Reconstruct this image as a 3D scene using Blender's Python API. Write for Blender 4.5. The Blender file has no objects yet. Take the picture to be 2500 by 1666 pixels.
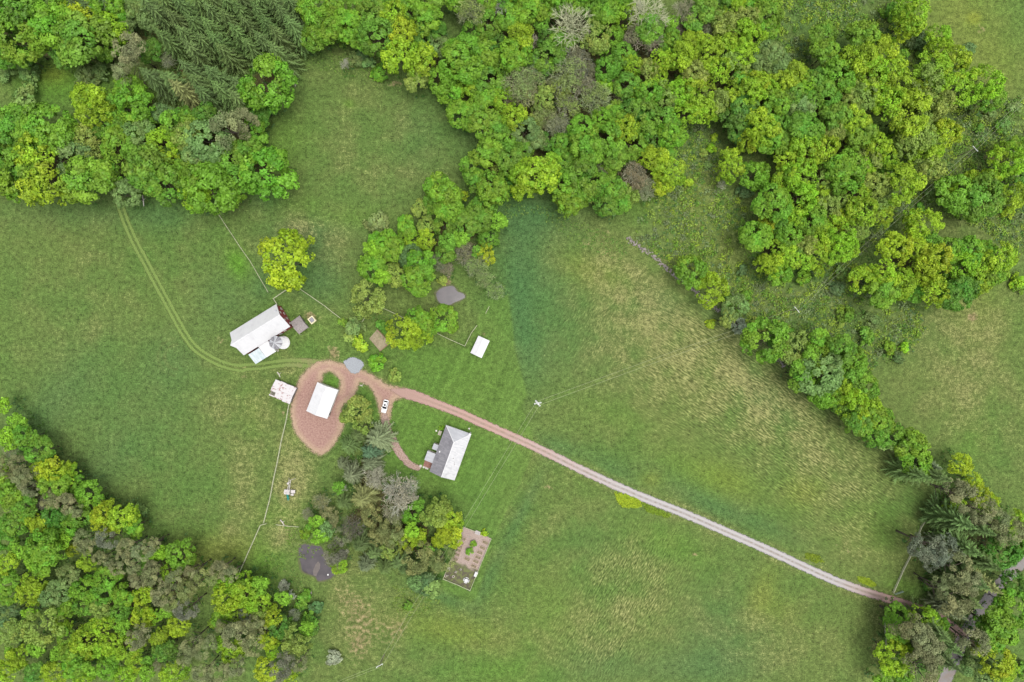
import bpy, math, random
import numpy as np
from mathutils import Vector, Matrix

random.seed(11); RNG = np.random.default_rng(11)
sc = bpy.context.scene
COL = sc.collection

# ------------------------------------------------------------------ camera, sky, sun, exposure
CAMZ, S = 240.0, 0.144                     # drone height (m) and metres per photo pixel on the ground
cam_d = bpy.data.cameras.new("camera"); cam = bpy.data.objects.new("camera", cam_d); COL.objects.link(cam)
cam.location = (0, 0, CAMZ); cam.rotation_euler = (0, 0, 0)
cam_d.sensor_width = 36.0; cam_d.lens = 24.0; cam_d.clip_start = 1.0; cam_d.clip_end = 5000.0
sc.camera = cam

SUN_EL, SUN_AZ = 79.0, 110.0               # degrees; azimuth measured clockwise from +Y
world = bpy.data.worlds.new("World"); sc.world = world; world.use_nodes = True
wn, wl = world.node_tree.nodes, world.node_tree.links
wn.clear()
w_out = wn.new("ShaderNodeOutputWorld"); w_bg = wn.new("ShaderNodeBackground")
w_sky = wn.new("ShaderNodeTexSky"); w_hs = wn.new("ShaderNodeHueSaturation")
w_sky.sky_type = 'NISHITA'; w_sky.sun_disc = False
w_sky.sun_elevation = math.radians(SUN_EL); w_sky.sun_rotation = math.radians(SUN_AZ)
w_sky.air_density = 1.0; w_sky.dust_density = 4.0; w_sky.ozone_density = 1.0
w_hs.inputs['Saturation'].default_value = 0.22     # thin high cloud whitens the blue
w_bg.inputs['Strength'].default_value = 0.15
wl.new(w_sky.outputs[0], w_hs.inputs['Color']); wl.new(w_hs.outputs[0], w_bg.inputs['Color']); wl.new(w_bg.outputs[0], w_out.inputs[0])

sun_d = bpy.data.lights.new("sun", 'SUN'); sun = bpy.data.objects.new("sun", sun_d); COL.objects.link(sun)
sun_d.energy = 1.3; sun_d.angle = math.radians(30); sun_d.color = (1.0, 0.95, 0.86)
_e, _a = math.radians(SUN_EL), math.radians(SUN_AZ)
_dir = Vector((math.sin(_a) * math.cos(_e), math.cos(_a) * math.cos(_e), math.sin(_e)))
sun.rotation_euler = _dir.to_track_quat('Z', 'Y').to_euler(); sun.location = _dir * 400

sc.view_settings.view_transform = 'Standard'; sc.view_settings.look = 'None'
sc.view_settings.exposure = 1.2; sc.view_settings.gamma = 1.0; sc.view_settings.use_curve_mapping = False
sc.render.engine = 'CYCLES'
sc.cycles.max_bounces = 6; sc.cycles.diffuse_bounces = 3; sc.cycles.transparent_max_bounces = 8
sc.cycles.caustics_reflective = False; sc.cycles.caustics_refractive = False

# ------------------------------------------------------------------ helpers
def P(px, py, h=0.0):
    """photo pixel -> world x, y of a point at height h"""
    k = (CAMZ - h) / CAMZ
    return ((px - 1250) * S * k, (833 - py) * S * k)

def P3(px, py, h=0.0):
    x, y = P(px, py, h); return Vector((x, y, h))

def T(ox, oy, s, pts):                     # tile pixels -> photo pixels
    return [(ox + a / s, oy + b / s) for a, b in pts]

def tag(o, label=None, cat=None, group=None, kind=None):
    if label: o['label'] = label
    if cat: o['category'] = cat
    if group: o['group'] = group
    if kind: o['kind'] = kind
    return o

def link(name, data, parent=None, loc=None, rz=None):
    o = bpy.data.objects.new(name, data); COL.objects.link(o)
    if parent is not None: o.parent = parent
    if loc is not None: o.location = loc
    if rz is not None: o.rotation_euler = (0, 0, rz)
    return o

def empty(name, loc, rz=0.0, label=None, cat=None, group=None):
    o = link(name, None, loc=loc, rz=rz); o.empty_display_size = 0.5
    return tag(o, label, cat, group)

def mesh_np(name, V, F, mat=None, smooth=False, attrs=None):
    """V (n,3), F (m,k) arrays -> mesh; attrs {name: (n,4) or (n,)} on points"""
    me = bpy.data.meshes.new(name)
    V = np.asarray(V, np.float32); F = np.asarray(F, np.int32)
    k = F.shape[1]
    me.vertices.add(len(V)); me.vertices.foreach_set('co', V.ravel())
    me.loops.add(F.size); me.loops.foreach_set('vertex_index', F.ravel())
    me.polygons.add(len(F)); me.polygons.foreach_set('loop_start', np.arange(0, F.size, k, dtype=np.int32))
    me.update(calc_edges=True)
    if smooth: me.polygons.foreach_set('use_smooth', np.ones(len(F), bool))
    for an, av in (attrs or {}).items():
        av = np.asarray(av, np.float32)
        if av.ndim == 1:
            at = me.attributes.new(an, 'FLOAT', 'POINT'); at.data.foreach_set('value', av)
        else:
            at = me.attributes.new(an, 'FLOAT_COLOR', 'POINT'); at.data.foreach_set('color', av.ravel())
    if mat: me.materials.append(mat)
    return me

class MB:
    """collects simple solids into one mesh"""
    def __init__(s): s.v = []; s.f = []
    def add(s, vs, fs):
        n = len(s.v); s.v += [tuple(v) for v in vs]; s.f += [tuple(i + n for i in f) for f in fs]; return s
    def box(s, c, d, rz=0.0, M=None):
        x, y, z = d[0] / 2, d[1] / 2, d[2] / 2
        vs = [Vector((a * x, b * y, e * z)) for e in (-1, 1) for a, b in ((-1, -1), (1, -1), (1, 1), (-1, 1))]
        R = M or Matrix.Rotation(rz, 3, 'Z')
        return s.add([Vector(c) + R @ v for v in vs], [(3, 2, 1, 0), (4, 5, 6, 7), (0, 1, 5, 4), (1, 2, 6, 5), (2, 3, 7, 6), (3, 0, 4, 7)])
    def beam(s, a, b, w, h=None):
        a, b = Vector(a), Vector(b); d = b - a; L = d.length; h = h or w
        q = d.to_track_quat('X', 'Z').to_matrix()
        return s.box((a + b) / 2, (L, w, h), M=q)
    def tube(s, pts, rad, n=6, cap=True):
        pts = [Vector(p) for p in pts]; rad = rad if isinstance(rad, (list, tuple)) else [rad] * len(pts)
        vs = []
        for i, p in enumerate(pts):
            d = (pts[min(i + 1, len(pts) - 1)] - pts[max(i - 1, 0)])
            q = d.to_track_quat('Z', 'Y').to_matrix()
            vs += [p + q @ Vector((rad[i] * math.cos(2 * math.pi * k / n), rad[i] * math.sin(2 * math.pi * k / n), 0)) for k in range(n)]
        fs = [(i * n + k, i * n + (k + 1) % n, (i + 1) * n + (k + 1) % n, (i + 1) * n + k) for i in range(len(pts) - 1) for k in range(n)]
        if cap:
            fs.append(tuple(range(n))[::-1]); fs.append(tuple((len(pts) - 1) * n + k for k in range(n)))
        return s.add(vs, fs)
    def lathe(s, prof, n=16, c=(0, 0, 0)):
        vs = [(c[0] + r * math.cos(2 * math.pi * k / n), c[1] + r * math.sin(2 * math.pi * k / n), c[2] + z) for r, z in prof for k in range(n)]
        fs = [(i * n + k, i * n + (k + 1) % n, (i + 1) * n + (k + 1) % n, (i + 1) * n + k) for i in range(len(prof) - 1) for k in range(n)]
        if prof[0][0] > 1e-4: fs.append(tuple(range(n))[::-1])
        if prof[-1][0] > 1e-4: fs.append(tuple((len(prof) - 1) * n + k for k in range(n)))
        return s.add(vs, fs)
    def slab(s, poly, t):
        """poly: 3-D points counter-clockwise from above; thickness t downwards"""
        n = len(poly); poly = [Vector(p) for p in poly]
        vs = poly + [p - Vector((0, 0, t)) for p in poly]
        fs = [tuple(range(n)), tuple(range(2 * n - 1, n - 1, -1))] + [(i, i + n, (i + 1) % n + n, (i + 1) % n) for i in range(n)]
        return s.add(vs, fs)
    def mesh(s, name, mat=None, smooth=False):
        me = bpy.data.meshes.new(name); me.from_pydata(s.v, [], s.f); me.update()
        if mat: me.materials.append(mat)
        if smooth: me.polygons.foreach_set('use_smooth', np.ones(len(me.polygons), bool))
        return me
    def build(s, name, mat, parent=None, smooth=False, **k):
        return link(name, s.mesh(name, mat, smooth), parent, **k)

# ------------------------------------------------------------------ materials
class NT:
    def __init__(s, name):
        s.m = bpy.data.materials.new(name); s.m.use_nodes = True; s.t = s.m.node_tree; s.t.nodes.clear()
        s.out = s.n('ShaderNodeOutputMaterial'); s.co = None
    def n(s, t, **k):
        x = s.t.nodes.new(t)
        for a, b in k.items(): setattr(x, a, b)
        return x
    def l(s, a, b): s.t.links.new(a, b)
    def set(s, sock, v):
        if hasattr(v, 'is_linked') or isinstance(v, bpy.types.NodeSocket): s.l(v, sock)
        else: sock.default_value = v
    def obj(s):
        if not s.co: s.co = s.n('ShaderNodeTexCoord').outputs['Object']
        return s.co
    def geo(s): return s.n('ShaderNodeNewGeometry').outputs['Position']
    def noise(s, scale, detail=2.0, vec=None, rough=0.5, dist=0.0):
        x = s.n('ShaderNodeTexNoise'); x.inputs['Scale'].default_value = scale; x.inputs['Detail'].default_value = detail
        x.inputs['Roughness'].default_value = rough; x.inputs['Distortion'].default_value = dist
        s.l(vec or s.obj(), x.inputs['Vector']); return x.outputs['Fac']
    def map(s, vec, rot=0.0, scale=(1, 1, 1)):
        x = s.n('ShaderNodeMapping', vector_type='TEXTURE'); s.l(vec, x.inputs[0]); x.inputs['Rotation'].default_value = (0, 0, rot); x.inputs['Scale'].default_value = tuple(1 / q for q in scale)
        return x.outputs[0]
    def math(s, op, a, b=0.0, c=0.0, clamp=False):
        x = s.n('ShaderNodeMath', operation=op, use_clamp=clamp)
        s.set(x.inputs[0], a); s.set(x.inputs[1], b); s.set(x.inputs[2], c); return x.outputs[0]
    def ss(s, v, a, b):                                   # smoothstep
        x = s.n('ShaderNodeMapRange', interpolation_type='SMOOTHSTEP'); s.set(x.inputs['Value'], v)
        x.inputs['From Min'].default_value = a; x.inputs['From Max'].default_value = b; return x.outputs[0]
    ALB = .81                                              # measured reflectances are a fifth below the first guesses
    def mix(s, f, a, b, mode='MIX'):
        x = s.n('ShaderNodeMix', data_type='RGBA', blend_type=mode); s.set(x.inputs[0], f)
        for i, v in ((6, a), (7, b)): s.set(x.inputs[i], v if not isinstance(v, tuple) else (*(q * (s.ALB if mode == 'MIX' and max(v) < 1 else 1) for q in v[:3]), 1))
        return x.outputs[2]
    def attr(s, name, typ='GEOMETRY'):
        return s.n('ShaderNodeAttribute', attribute_name=name, attribute_type=typ)
    def sep(s, col):
        x = s.n('ShaderNodeSeparateColor'); s.l(col, x.inputs[0]); return x.outputs
    def bump(s, h, strength=0.5, dist=0.1):
        x = s.n('ShaderNodeBump'); x.inputs['Strength'].default_value = strength; x.inputs['Distance'].default_value = dist
        s.l(h, x.inputs['Height']); return x.outputs[0]
    def bsdf(s, col, rough=0.9, metal=0.0, normal=None, spec=0.3):
        x = s.n('ShaderNodeBsdfPrincipled'); s.set(x.inputs['Base Color'], col if not isinstance(col, tuple) else (*col, 1)[:4])
        s.set(x.inputs['Roughness'], rough); x.inputs['Metallic'].default_value = metal; x.inputs['Specular IOR Level'].default_value = spec
        if normal: s.l(normal, x.inputs['Normal'])
        return x.outputs[0]
    def end(s, sh): s.l(sh, s.out.inputs[0]); return s.m

def simple(name, c1, c2, scale=1.0, rough=0.85, metal=0.0, bump=0.0, spec=0.3, detail=4):
    t = NT(name); f = t.ss(t.noise(scale, detail), 0.3, 0.7)
    nrm = t.bump(t.noise(scale * 4, 3), bump, 0.05) if bump else None
    return t.end(t.bsdf(t.mix(f, c1, c2), rough, metal, nrm, spec))

M = {}
M['white_metal'] = simple('white_painted_metal', (.42, .42, .43), (.38, .385, .39), .35, .55)
M['red_wall'] = simple('red_barn_boards', (.27, .05, .055), (.19, .035, .04), 1.2, .8)
M['white_wall'] = simple('white_siding', (.62, .61, .58), (.5, .49, .46), .9, .7)
M['grey_wall'] = simple('grey_weathered_boards', (.20, .18, .16), (.12, .11, .10), 1.3, .85)
M['trim'] = simple('cream_trim', (.6, .57, .48), (.48, .45, .37), 2, .6)
M['dark'] = simple('interior_shade_paint', (.02, .02, .02), (.03, .028, .025), 2, .9)  # near-black colour that paints in the shade of a shed interior
M['fence_wood'] = simple('pale_weathered_wood', (.36, .37, .25), (.26, .27, .17), 1.5, .85)
M['old_wood'] = simple('old_grey_wood', (.30, .28, .22), (.20, .19, .15), 1.5, .85)
M['bark'] = simple('bark', (.10, .08, .06), (.055, .045, .035), 2.5, .95, bump=.4)
M['grey_bark'] = simple('grey_bark', (.25, .23, .20), (.17, .155, .135), 1.5, .95, bump=.3)
M['pole_wood'] = simple('pole_wood', (.22, .18, .14), (.15, .12, .10), 2, .9)
M['insulator'] = simple('pale_metal', (.62, .63, .65), (.5, .5, .52), 2, .5)
M['glass'] = simple('window_glass', (.02, .025, .03), (.03, .035, .04), 1, .08, spec=.6)
M['car_white'] = simple('white_car_paint', (.72, .72, .73), (.70, .70, .71), .5, .25, spec=.5)
M['black_glass'] = simple('tinted_glass', (.012, .013, .015), (.016, .017, .02), 1, .06, spec=.6)
M['tyre'] = simple('tyre_rubber', (.02, .02, .02), (.03, .03, .03), 3, .9)
M['rim'] = simple('alloy_rim', (.4, .4, .41), (.3, .3, .31), 3, .35, metal=.8)
M['red_lamp'] = simple('red_lamp', (.35, .02, .02), (.3, .02, .02), 3, .2)
M['clear_lamp'] = simple('clear_lamp', (.6, .6, .6), (.5, .5, .5), 3, .15)
M['teal'] = simple('teal_plastic', (.012, .19, .16), (.015, .15, .13), 1, .35)
M['play_wood'] = simple('pale_play_wood', (.46, .43, .42), (.34, .32, .31), 1.6, .8)
M['stone'] = simple('field_stone', (.26, .23, .215), (.14, .125, .115), 1.1, .95, bump=.4)
M['concrete'] = simple('white_stucco', (.60, .60, .59), (.50, .50, .50), .6, .8)
M['soil'] = simple('bed_soil', (.09, .065, .05), (.14, .115, .07), 3, .95, bump=.4)
M['red_brown'] = simple('red_brown_boards', (.22, .11, .085), (.15, .075, .06), 2, .8)
M['slab_stone'] = simple('pale_slab', (.42, .40, .36), (.3, .29, .26), 2, .9)
M['terracotta'] = simple('pale_pot', (.55, .53, .48), (.42, .40, .36), 3, .8)
M['wire'] = simple('cable', (.26, .28, .17), (.22, .24, .15), 3, .6)
M['yellow_rim'] = simple('cream_yellow_frame', (.58, .53, .33), (.5, .46, .3), 2, .7)
M['deadwood'] = simple('bleached_deadwood', (.50, .47, .43), (.36, .33, .30), 2, .9)
M['green_metal'] = simple('dull_green_gate', (.22, .30, .24), (.18, .25, .2), 2, .6)

def seam_metal(name, c1, c2, stain, along=0, streak=1.0):
    """sheet-metal roofing: faint streaks down the slope and dull stains"""
    t = NT(name); o = t.obj()
    sc_ = (0.25, 1.6, 1) if along == 1 else (1.6, 0.25, 1)
    f1 = t.ss(t.noise(1.2, 4, t.map(o, 0, sc_)), .35, .7)
    f2 = t.ss(t.noise(.5, 4), .5, .75)
    c = t.mix(f1, c1, c2); c = t.mix(t.math('MULTIPLY', f2, streak), c, stain)
    return t.end(t.bsdf(c, .55, 0.0, None, .3))
M['roof_white'] = seam_metal('white_roof_sheet', (.45, .45, .46), (.425, .428, .44), (.37, .37, .382), streak=.6)
M['house_white'] = seam_metal('white_streaked_roof_sheet', (.40, .40, .41), (.33, .333, .345), (.25, .25, .262), streak=.8)
M['roof_grey'] = seam_metal('weathered_grey_roof_sheet', (.14, .137, .15), (.185, .18, .195), (.105, .10, .115), streak=.8)
M['roof_pale'] = seam_metal('pale_grey_roof_sheet', (.27, .275, .295), (.32, .325, .345), (.22, .225, .245), streak=.6)
M['roof_clear'] = seam_metal('pale_blue_translucent_sheet', (.30, .36, .38), (.40, .43, .44), (.26, .30, .30), streak=.6)

def shingle():
    t = NT('old_grey_shingle'); f = t.ss(t.noise(2.2, 5), .35, .65); g = t.ss(t.noise(9, 2), .35, .7)
    c = t.mix(f, (.17, .15, .145), (.25, .225, .215)); c = t.mix(t.math('MULTIPLY', g, .5), c, (.12, .105, .10))
    return t.end(t.bsdf(c, .95, 0, t.bump(t.noise(8, 3), .4, .04)))
M['shingle'] = shingle()

def rusty():
    t = NT('rusty_white_sheet'); rnd = t.n('ShaderNodeObjectInfo').outputs['Random']
    o = t.geo()
    v = t.n('ShaderNodeVectorMath', operation='ADD'); t.l(o, v.inputs[0]); 
    cx = t.n('ShaderNodeCombineXYZ'); t.l(t.math('MULTIPLY', rnd, 30.0), cx.inputs[2]); t.l(cx.outputs[0], v.inputs[1])
    f = t.noise(.9, 5, t.map(v.outputs[0], math.radians(-22), (1, 1.6, 1)), .65)
    f = t.math('ADD', f, t.math('MULTIPLY', t.math('SUBTRACT', rnd, .5), .16))
    c = t.mix(t.ss(f, .54, .66), (.40, .385, .39), (.21, .095, .09)); c = t.mix(t.ss(f, .66, .78), c, (.13, .06, .05))
    return t.end(t.bsdf(c, .7))
M['rusty'] = rusty()

# foliage: colour comes from each tree's own object colour, varied leaf by leaf
def leaf_mat(name, trans=0.4, sat=1.0, gloss=.012):
    t = NT(name)
    oi = t.n('ShaderNodeObjectInfo'); v = t.sep(t.attr('leaf').outputs['Color'])
    hs = t.n('ShaderNodeHueSaturation'); t.l(oi.outputs['Color'], hs.inputs['Color'])
    t.l(t.math('MULTIPLY_ADD', v[0], .9, .55), hs.inputs['Value'])
    t.l(t.math('MULTIPLY_ADD', v[1], .03, .487), hs.inputs['Hue'])
    hs.inputs['Saturation'].default_value = sat
    d = t.n('ShaderNodeBsdfDiffuse'); tr = t.n('ShaderNodeBsdfTranslucent'); mx = t.n('ShaderNodeMixShader')
    t.l(hs.outputs[0], d.inputs[0]); t.l(hs.outputs[0], tr.inputs[0]); mx.inputs[0].default_value = trans
    t.l(d.outputs[0], mx.inputs[1]); t.l(tr.outputs[0], mx.inputs[2])
    gl = t.n('ShaderNodeBsdfGlossy'); gl.inputs['Roughness'].default_value = .5; m2 = t.n('ShaderNodeMixShader'); m2.inputs[0].default_value = gloss
    t.l(mx.outputs[0], m2.inputs[1]); t.l(gl.outputs[0], m2.inputs[2])
    return t.end(m2.outputs[0])
M['leaf'] = leaf_mat('leaves'); M['needle'] = leaf_mat('needles', .12, 1.0, .008)
def twig_mat():
    t = NT('twigs'); oi = t.n('ShaderNodeObjectInfo'); v = t.sep(t.attr('leaf').outputs['Color'])
    t.ALB = 1.0; c = t.mix(v[0], (.6, .6, .6), (1.15, 1.15, 1.15))
    return t.end(t.bsdf(t.mix(1.0, oi.outputs['Color'], c, 'MULTIPLY'), .9))
M['twig'] = twig_mat()
# ------------------------------------------------------------------ ground masks
def sd_poly(X, Y, poly):
    """signed distance in metres, positive inside; poly in photo pixels"""
    q = np.array([P(a, b) for a, b in poly]); d = np.full(X.shape, 1e9); ins = np.zeros(X.shape, bool)
    for i in range(len(q)):
        a, b = q[i], q[(i + 1) % len(q)]; e = b - a; wx, wy = X - a[0], Y - a[1]
        t = np.clip((wx * e[0] + wy * e[1]) / max(e @ e, 1e-9), 0, 1)
        d = np.minimum(d, np.hypot(wx - e[0] * t, wy - e[1] * t))
        c = ((a[1] <= Y) != (b[1] <= Y)) & (X < (b[0] - a[0]) * (Y - a[1]) / (b[1] - a[1] + 1e-12) + a[0]); ins ^= c
    return np.where(ins, d, -d)

def line_uv(X, Y, pts):
    """distance to a polyline (photo pixels), length along it, signed side offset"""
    q = np.array([P(a, b) for a, b in pts]); D = np.full(X.shape, 1e9); U = np.zeros(X.shape); V = np.zeros(X.shape); L0 = 0
    for i in range(len(q) - 1):
        a, b = q[i], q[i + 1]; e = b - a; L = math.hypot(*e); wx, wy = X - a[0], Y - a[1]
        t = np.clip((wx * e[0] + wy * e[1]) / (L * L), 0, 1); d = np.hypot(wx - e[0] * t, wy - e[1] * t)
        m = d < D; D = np.where(m, d, D); U = np.where(m, L0 + t * L, U); V = np.where(m, (e[0] * wy - e[1] * wx) / L, V); L0 += L
    return D, U, V

def curve(pts, n=6):                       # Catmull-Rom through photo pixels
    o = []; p = [pts[0]] + list(pts) + [pts[-1]]
    for i in range(1, len(p) - 2):
        for k in range(n):
            t = k / n; r = []
            for c in (0, 1):
                a, b, d, e = (p[i - 1][c], p[i][c], p[i + 1][c], p[i + 2][c])
                r.append(.5 * (2 * b + (d - a) * t + (2 * a - 5 * b + 4 * d - e) * t * t + (3 * b - a - 3 * d + e) * t ** 3))
            o.append(tuple(r))
    return o + [pts[-1]]

def smooth01(x, a, b):
    t = np.clip((x - a) / (b - a), 0, 1); return t * t * (3 - 2 * t)

DRIVE = curve([(905, 935), (940, 948), (971, 956), (1010, 966), (1048, 980), (1125, 1010), (1180, 1035), (1307, 1092), (1435, 1155), (1563, 1212),
               (1660, 1250), (1774, 1299), (1874, 1343), (2017, 1409), (2100, 1441), (2160, 1460), (2249, 1488), (2300, 1512), (2352, 1552)])
SPUR = curve(T(640, 860, 3.92, [(1185, 420), (1178, 560), (1175, 640), (1200, 760), (1250, 850), (1300, 940), (1360, 1020), (1420, 1080), (1490, 1108)]))
YARD = T(640, 860, 3.92, [(520, 95), (640, 78), (770, 110), (860, 150), (965, 175), (1060, 225), (1190, 310), (1300, 335), (1370, 345), (1370, 432), (1290, 448), (1250, 480), (1235, 545),
        (1225, 640), (1140, 640), (1110, 520), (1085, 430), (1040, 340), (985, 300), (930, 290), (905, 370), (870, 440), (780, 500), (755, 560), (775, 640), (785, 700), (740, 800), (690, 880), (640, 945),
        (560, 990), (480, 950), (400, 870), (330, 790), (290, 700), (272, 560), (300, 400), (360, 250), (430, 165)])
ISLE = T(640, 860, 3.92, [(560, 300), (590, 200), (645, 183), (705, 215), (750, 270), (742, 365), (640, 335)])
TRACK = curve(T(0, 450, 3.136, [(905, 120), (960, 280), (1030, 440), (1110, 590), (1190, 740), (1270, 890), (1340, 1020), (1420, 1160), (1500, 1260), (1620, 1340), (1740, 1390), (1850, 1410)])
              + T(500, 680, 4.706, [(450, 1022), (650, 1008), (800, 985), (1000, 968), (1290, 985)]))
GRAVEL = curve(T(500, 680, 4.706, [(1590, 960), (1690, 905), (1780, 935), (1828, 980), (1800, 1040), (1760, 1085), (1690, 1090), (1640, 1040), (1590, 960)]), 3)[:-1]
ROAD = curve([(2300, 1680), (2335, 1600), (2358, 1545), (2420, 1455), (2488, 1378), (2570, 1300), (2700, 1190)])
POND1 = curve(T(640, 1130, 5.227, [(480, 1065), (545, 1035), (640, 1055), (740, 1065), (790, 1150), (810, 1230), (845, 1320), (900, 1340), (945, 1390), (900, 1455), (840, 1490), (720, 1512), (685, 1465), (640, 1440), (520, 1390), (488, 1290), (465, 1150), (480, 1065)]), 4)[:-1]
POND2 = curve(T(860, 560, 4.6125, [(938, 720), (1000, 662), (1130, 635), (1190, 700), (1250, 722), (1275, 765), (1220, 800), (1150, 830), (1090, 860), (1020, 850), (960, 805), (938, 720)]), 4)[:-1]
GARDEN = T(1040, 1260, 7.84, [(725, 205), (1250, 430), (845, 1415), (330, 1195)])
LAWN_N = [(950, 900), (1010, 850), (1150, 850), (1165, 780), (1190, 735), (1240, 720), (1250, 790), (1256, 850), (1287, 965), (1274, 993), (1300, 1060), (1310, 1095), (1180, 1035), (1048, 980), (950, 945)]
LAWN_S = [(960, 965), (1048, 985), (1180, 1040), (1300, 1095), (1300, 1113), (1236, 1250), (1205, 1320), (1165, 1455), (1150, 1470), (1060, 1425), (1080, 1300), (1000, 1200), (930, 1150), (910, 1060), (890, 990)]
SCRUB = [[(1545, 575), (1560, 500), (1640, 440), (1660, 310), (1750, 300), (1790, 440), (1830, 540), (1870, 650), (1910, 690), (1990, 690), (2080, 640), (2150, 730), (2240, 750), (2260, 800), (2230, 860), (2160, 880), (2120, 930), (2010, 870), (1920, 840), (1830, 800), (1740, 700), (1640, 650)],
         [(1880, -40), (2180, -40), (2270, 120), (2350, 230), (2520, 250), (2540, 560), (2480, 640), (2400, 560), (2260, 500), (2140, 590), (2020, 700), (1960, 660), (2100, 470), (2250, 420), (2330, 360), (2330, 270), (2200, 150), (2060, 90), (1990, 110), (1950, 190), (1900, 120)]]

def blob(PX, PY, items):
    m = np.zeros(PX.shape)
    for x, y, rx, ry, rot, a in items:
        c, s = math.cos(math.radians(rot)), math.sin(math.radians(rot)); dx, dy = PX - x, PY - y
        m += a * np.exp(-(((dx * c + dy * s) / rx) ** 2 + ((-dx * s + dy * c) / ry) ** 2))
    return m

DRY = [(640, 560, 130, 60, 30, .35), (745, 545, 90, 60, 20, .45), (820, 610, 70, 60, 40, .6), (240, 620, 90, 80, 0, .3), (220, 770, 80, 110, 60, .25), (215, 810, 40, 60, 0, .35), (600, 980, 90, 70, 0, .55), (560, 1080, 60, 120, 0, .3),
       (600, 1180, 50, 150, 10, .6), (560, 1300, 60, 60, 0, .5), (730, 1160, 60, 70, 0, .9), (700, 1220, 45, 120, 10, .9), (690, 1320, 30, 70, -20, .7), (700, 1080, 60, 40, 0, .5), (1480, 640, 140, 70, 10, .55), (1540, 720, 160, 70, 30, .4), (1500, 800, 130, 120, -60, .5),
       (1700, 850, 220, 110, 33, .7), (1850, 960, 260, 90, 33, .65), (1600, 960, 170, 90, 30, .55), (1950, 1080, 220, 80, 33, .5), (2050, 1230, 150, 100, 30, .5), (2230, 1300, 40, 130, 15, .5), (2080, 1330, 70, 40, 20, .7), (1540, 1400, 150, 130, -50, .55), (1340, 1260, 70, 60, 0, .55),
       (1480, 1560, 160, 90, 0, .5), (1760, 1520, 250, 70, 20, .45), (1900, 1560, 120, 90, 0, .5), (2140, 1580, 20, 110, 0, .9), (1250, 1560, 180, 80, 0, .4), (2340, 880, 110, 170, 30, .7), (2400, 1000, 110, 150, 0, .55), (2430, 760, 80, 60, 0, .4), (2400, 240, 60, 90, 30, .45), (2300, 120, 30, 60, 0, .5),
       (950, 260, 110, 90, 0, .35), (900, 400, 110, 70, 0, .35), (830, 300, 60, 90, 0, .3), (1000, 430, 80, 70, 0, .3), (880, 1460, 130, 100, 20, .75), (800, 1600, 120, 60, 0, .4), (760, 560, 60, 30, 0, .4), (1720, 560, 90, 120, 0, .5), (1760, 420, 60, 90, 0, .4), (2240, 780, 120, 60, 0, .5), (640, 900, 160, 12, 3, .6), (780, 880, 30, 12, 0, .6),
       (760, 760, 40, 25, 20, .6), (820, 790, 60, 40, 20, .35), (700, 860, 50, 40, -40, .5), (2380, 560, 80, 80, 0, .4), (1930, 730, 120, 60, 0, .4), (1262, 1180, 14, 90, 27, .5), (30, 480, 60, 80, 0, .3)]
COOL = [(1275, 600, 75, 130, 0, .7), (1300, 520, 110, 50, 0, .6), (1340, 700, 90, 140, 10, .45), (1268, 760, 34, 120, -8, .5), (1290, 900, 60, 110, 0, .4), (1420, 850, 160, 120, 0, .3), (120, 1000, 60, 160, 40, .4), (230, 1160, 60, 130, 50, .35), (300, 1000, 260, 170, 20, .3), (430, 880, 80, 80, 0, .4),
        (560, 730, 90, 80, 0, .5), (250, 520, 200, 40, 0, .45), (750, 620, 70, 80, 0, .8), (790, 700, 60, 60, 0, .5), (780, 560, 120, 25, 0, .5), (660, 500, 60, 30, 0, .4), (400, 530, 70, 40, 0, .4), (1360, 1100, 60, 30, 25, .6), (1480, 1140, 100, 28, 25, .55), (1740, 1240, 90, 30, 25, .5), (1880, 1290, 100, 30, 25, .45), (1680, 1190, 150, 30, 25, .4),
        (1760, 1560, 110, 120, -30, .6), (1650, 1630, 200, 50, 0, .5), (1275, 1250, 16, 110, 27, .6), (1190, 1420, 22, 80, 27, .5), (1080, 1460, 80, 16, 22, .6), (1860, 960, 90, 40, 40, .5), (1940, 860, 70, 40, 40, .3), (1030, 330, 70, 120, 0, .3), (1150, 300, 40, 120, 0, .4), (640, 700, 30, 40, 0, .5), (640, 480, 40, 20, 0, .4),
        (1620, 740, 60, 40, 35, .5), (1770, 780, 90, 30, 40, .5), (930, 620, 60, 60, 0, .4), (1150, 1240, 60, 60, 0, .2), (950, 1120, 40, 60, 0, .2), (1430, 1320, 60, 60, 0, .2), (1450, 1620, 80, 60, 0, .3)]
LUSH = [(579, 640, 26, 42, -20, 1.1), (853, 254, 14, 11, 0, .9), (1100, 900, 160, 60, 20, .35), (1070, 1020, 110, 60, 20, .5), (1050, 1130, 140, 60, 20, .4), (745, 640, 30, 30, 0, .3), (620, 1000, 20, 60, 0, .3), (690, 1260, 60, 30, 0, .6), (650, 1370, 50, 60, 0, .6), (1500, 1010, 120, 40, 20, .2), (1700, 1150, 120, 40, 20, .35),
        (720, 500, 60, 30, 0, .4), (850, 540, 80, 30, 0, .4), (660, 400, 60, 70, 30, .4), (700, 330, 70, 60, 0, .3), (900, 1000, 20, 60, -15, .6), (810, 935, 18, 22, 0, .7), (2130, 1290, 80, 60, 30, .4), (2370, 1080, 60, 80, 0, .3), (1330, 1500, 80, 90, 0, .3), (1640, 1330, 100, 40, 25, .4), (1220, 1640, 120, 40, 0, .4), (2200, 1430, 40, 20, 0, .5),
        (730, 1020, 14, 90, 10, .4), (760, 790, 150, 60, 20, .25), (140, 200, 120, 60, 0, .8), (330, 230, 120, 40, 0, .4), (1570, 480, 40, 60, 0, .5)]
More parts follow.
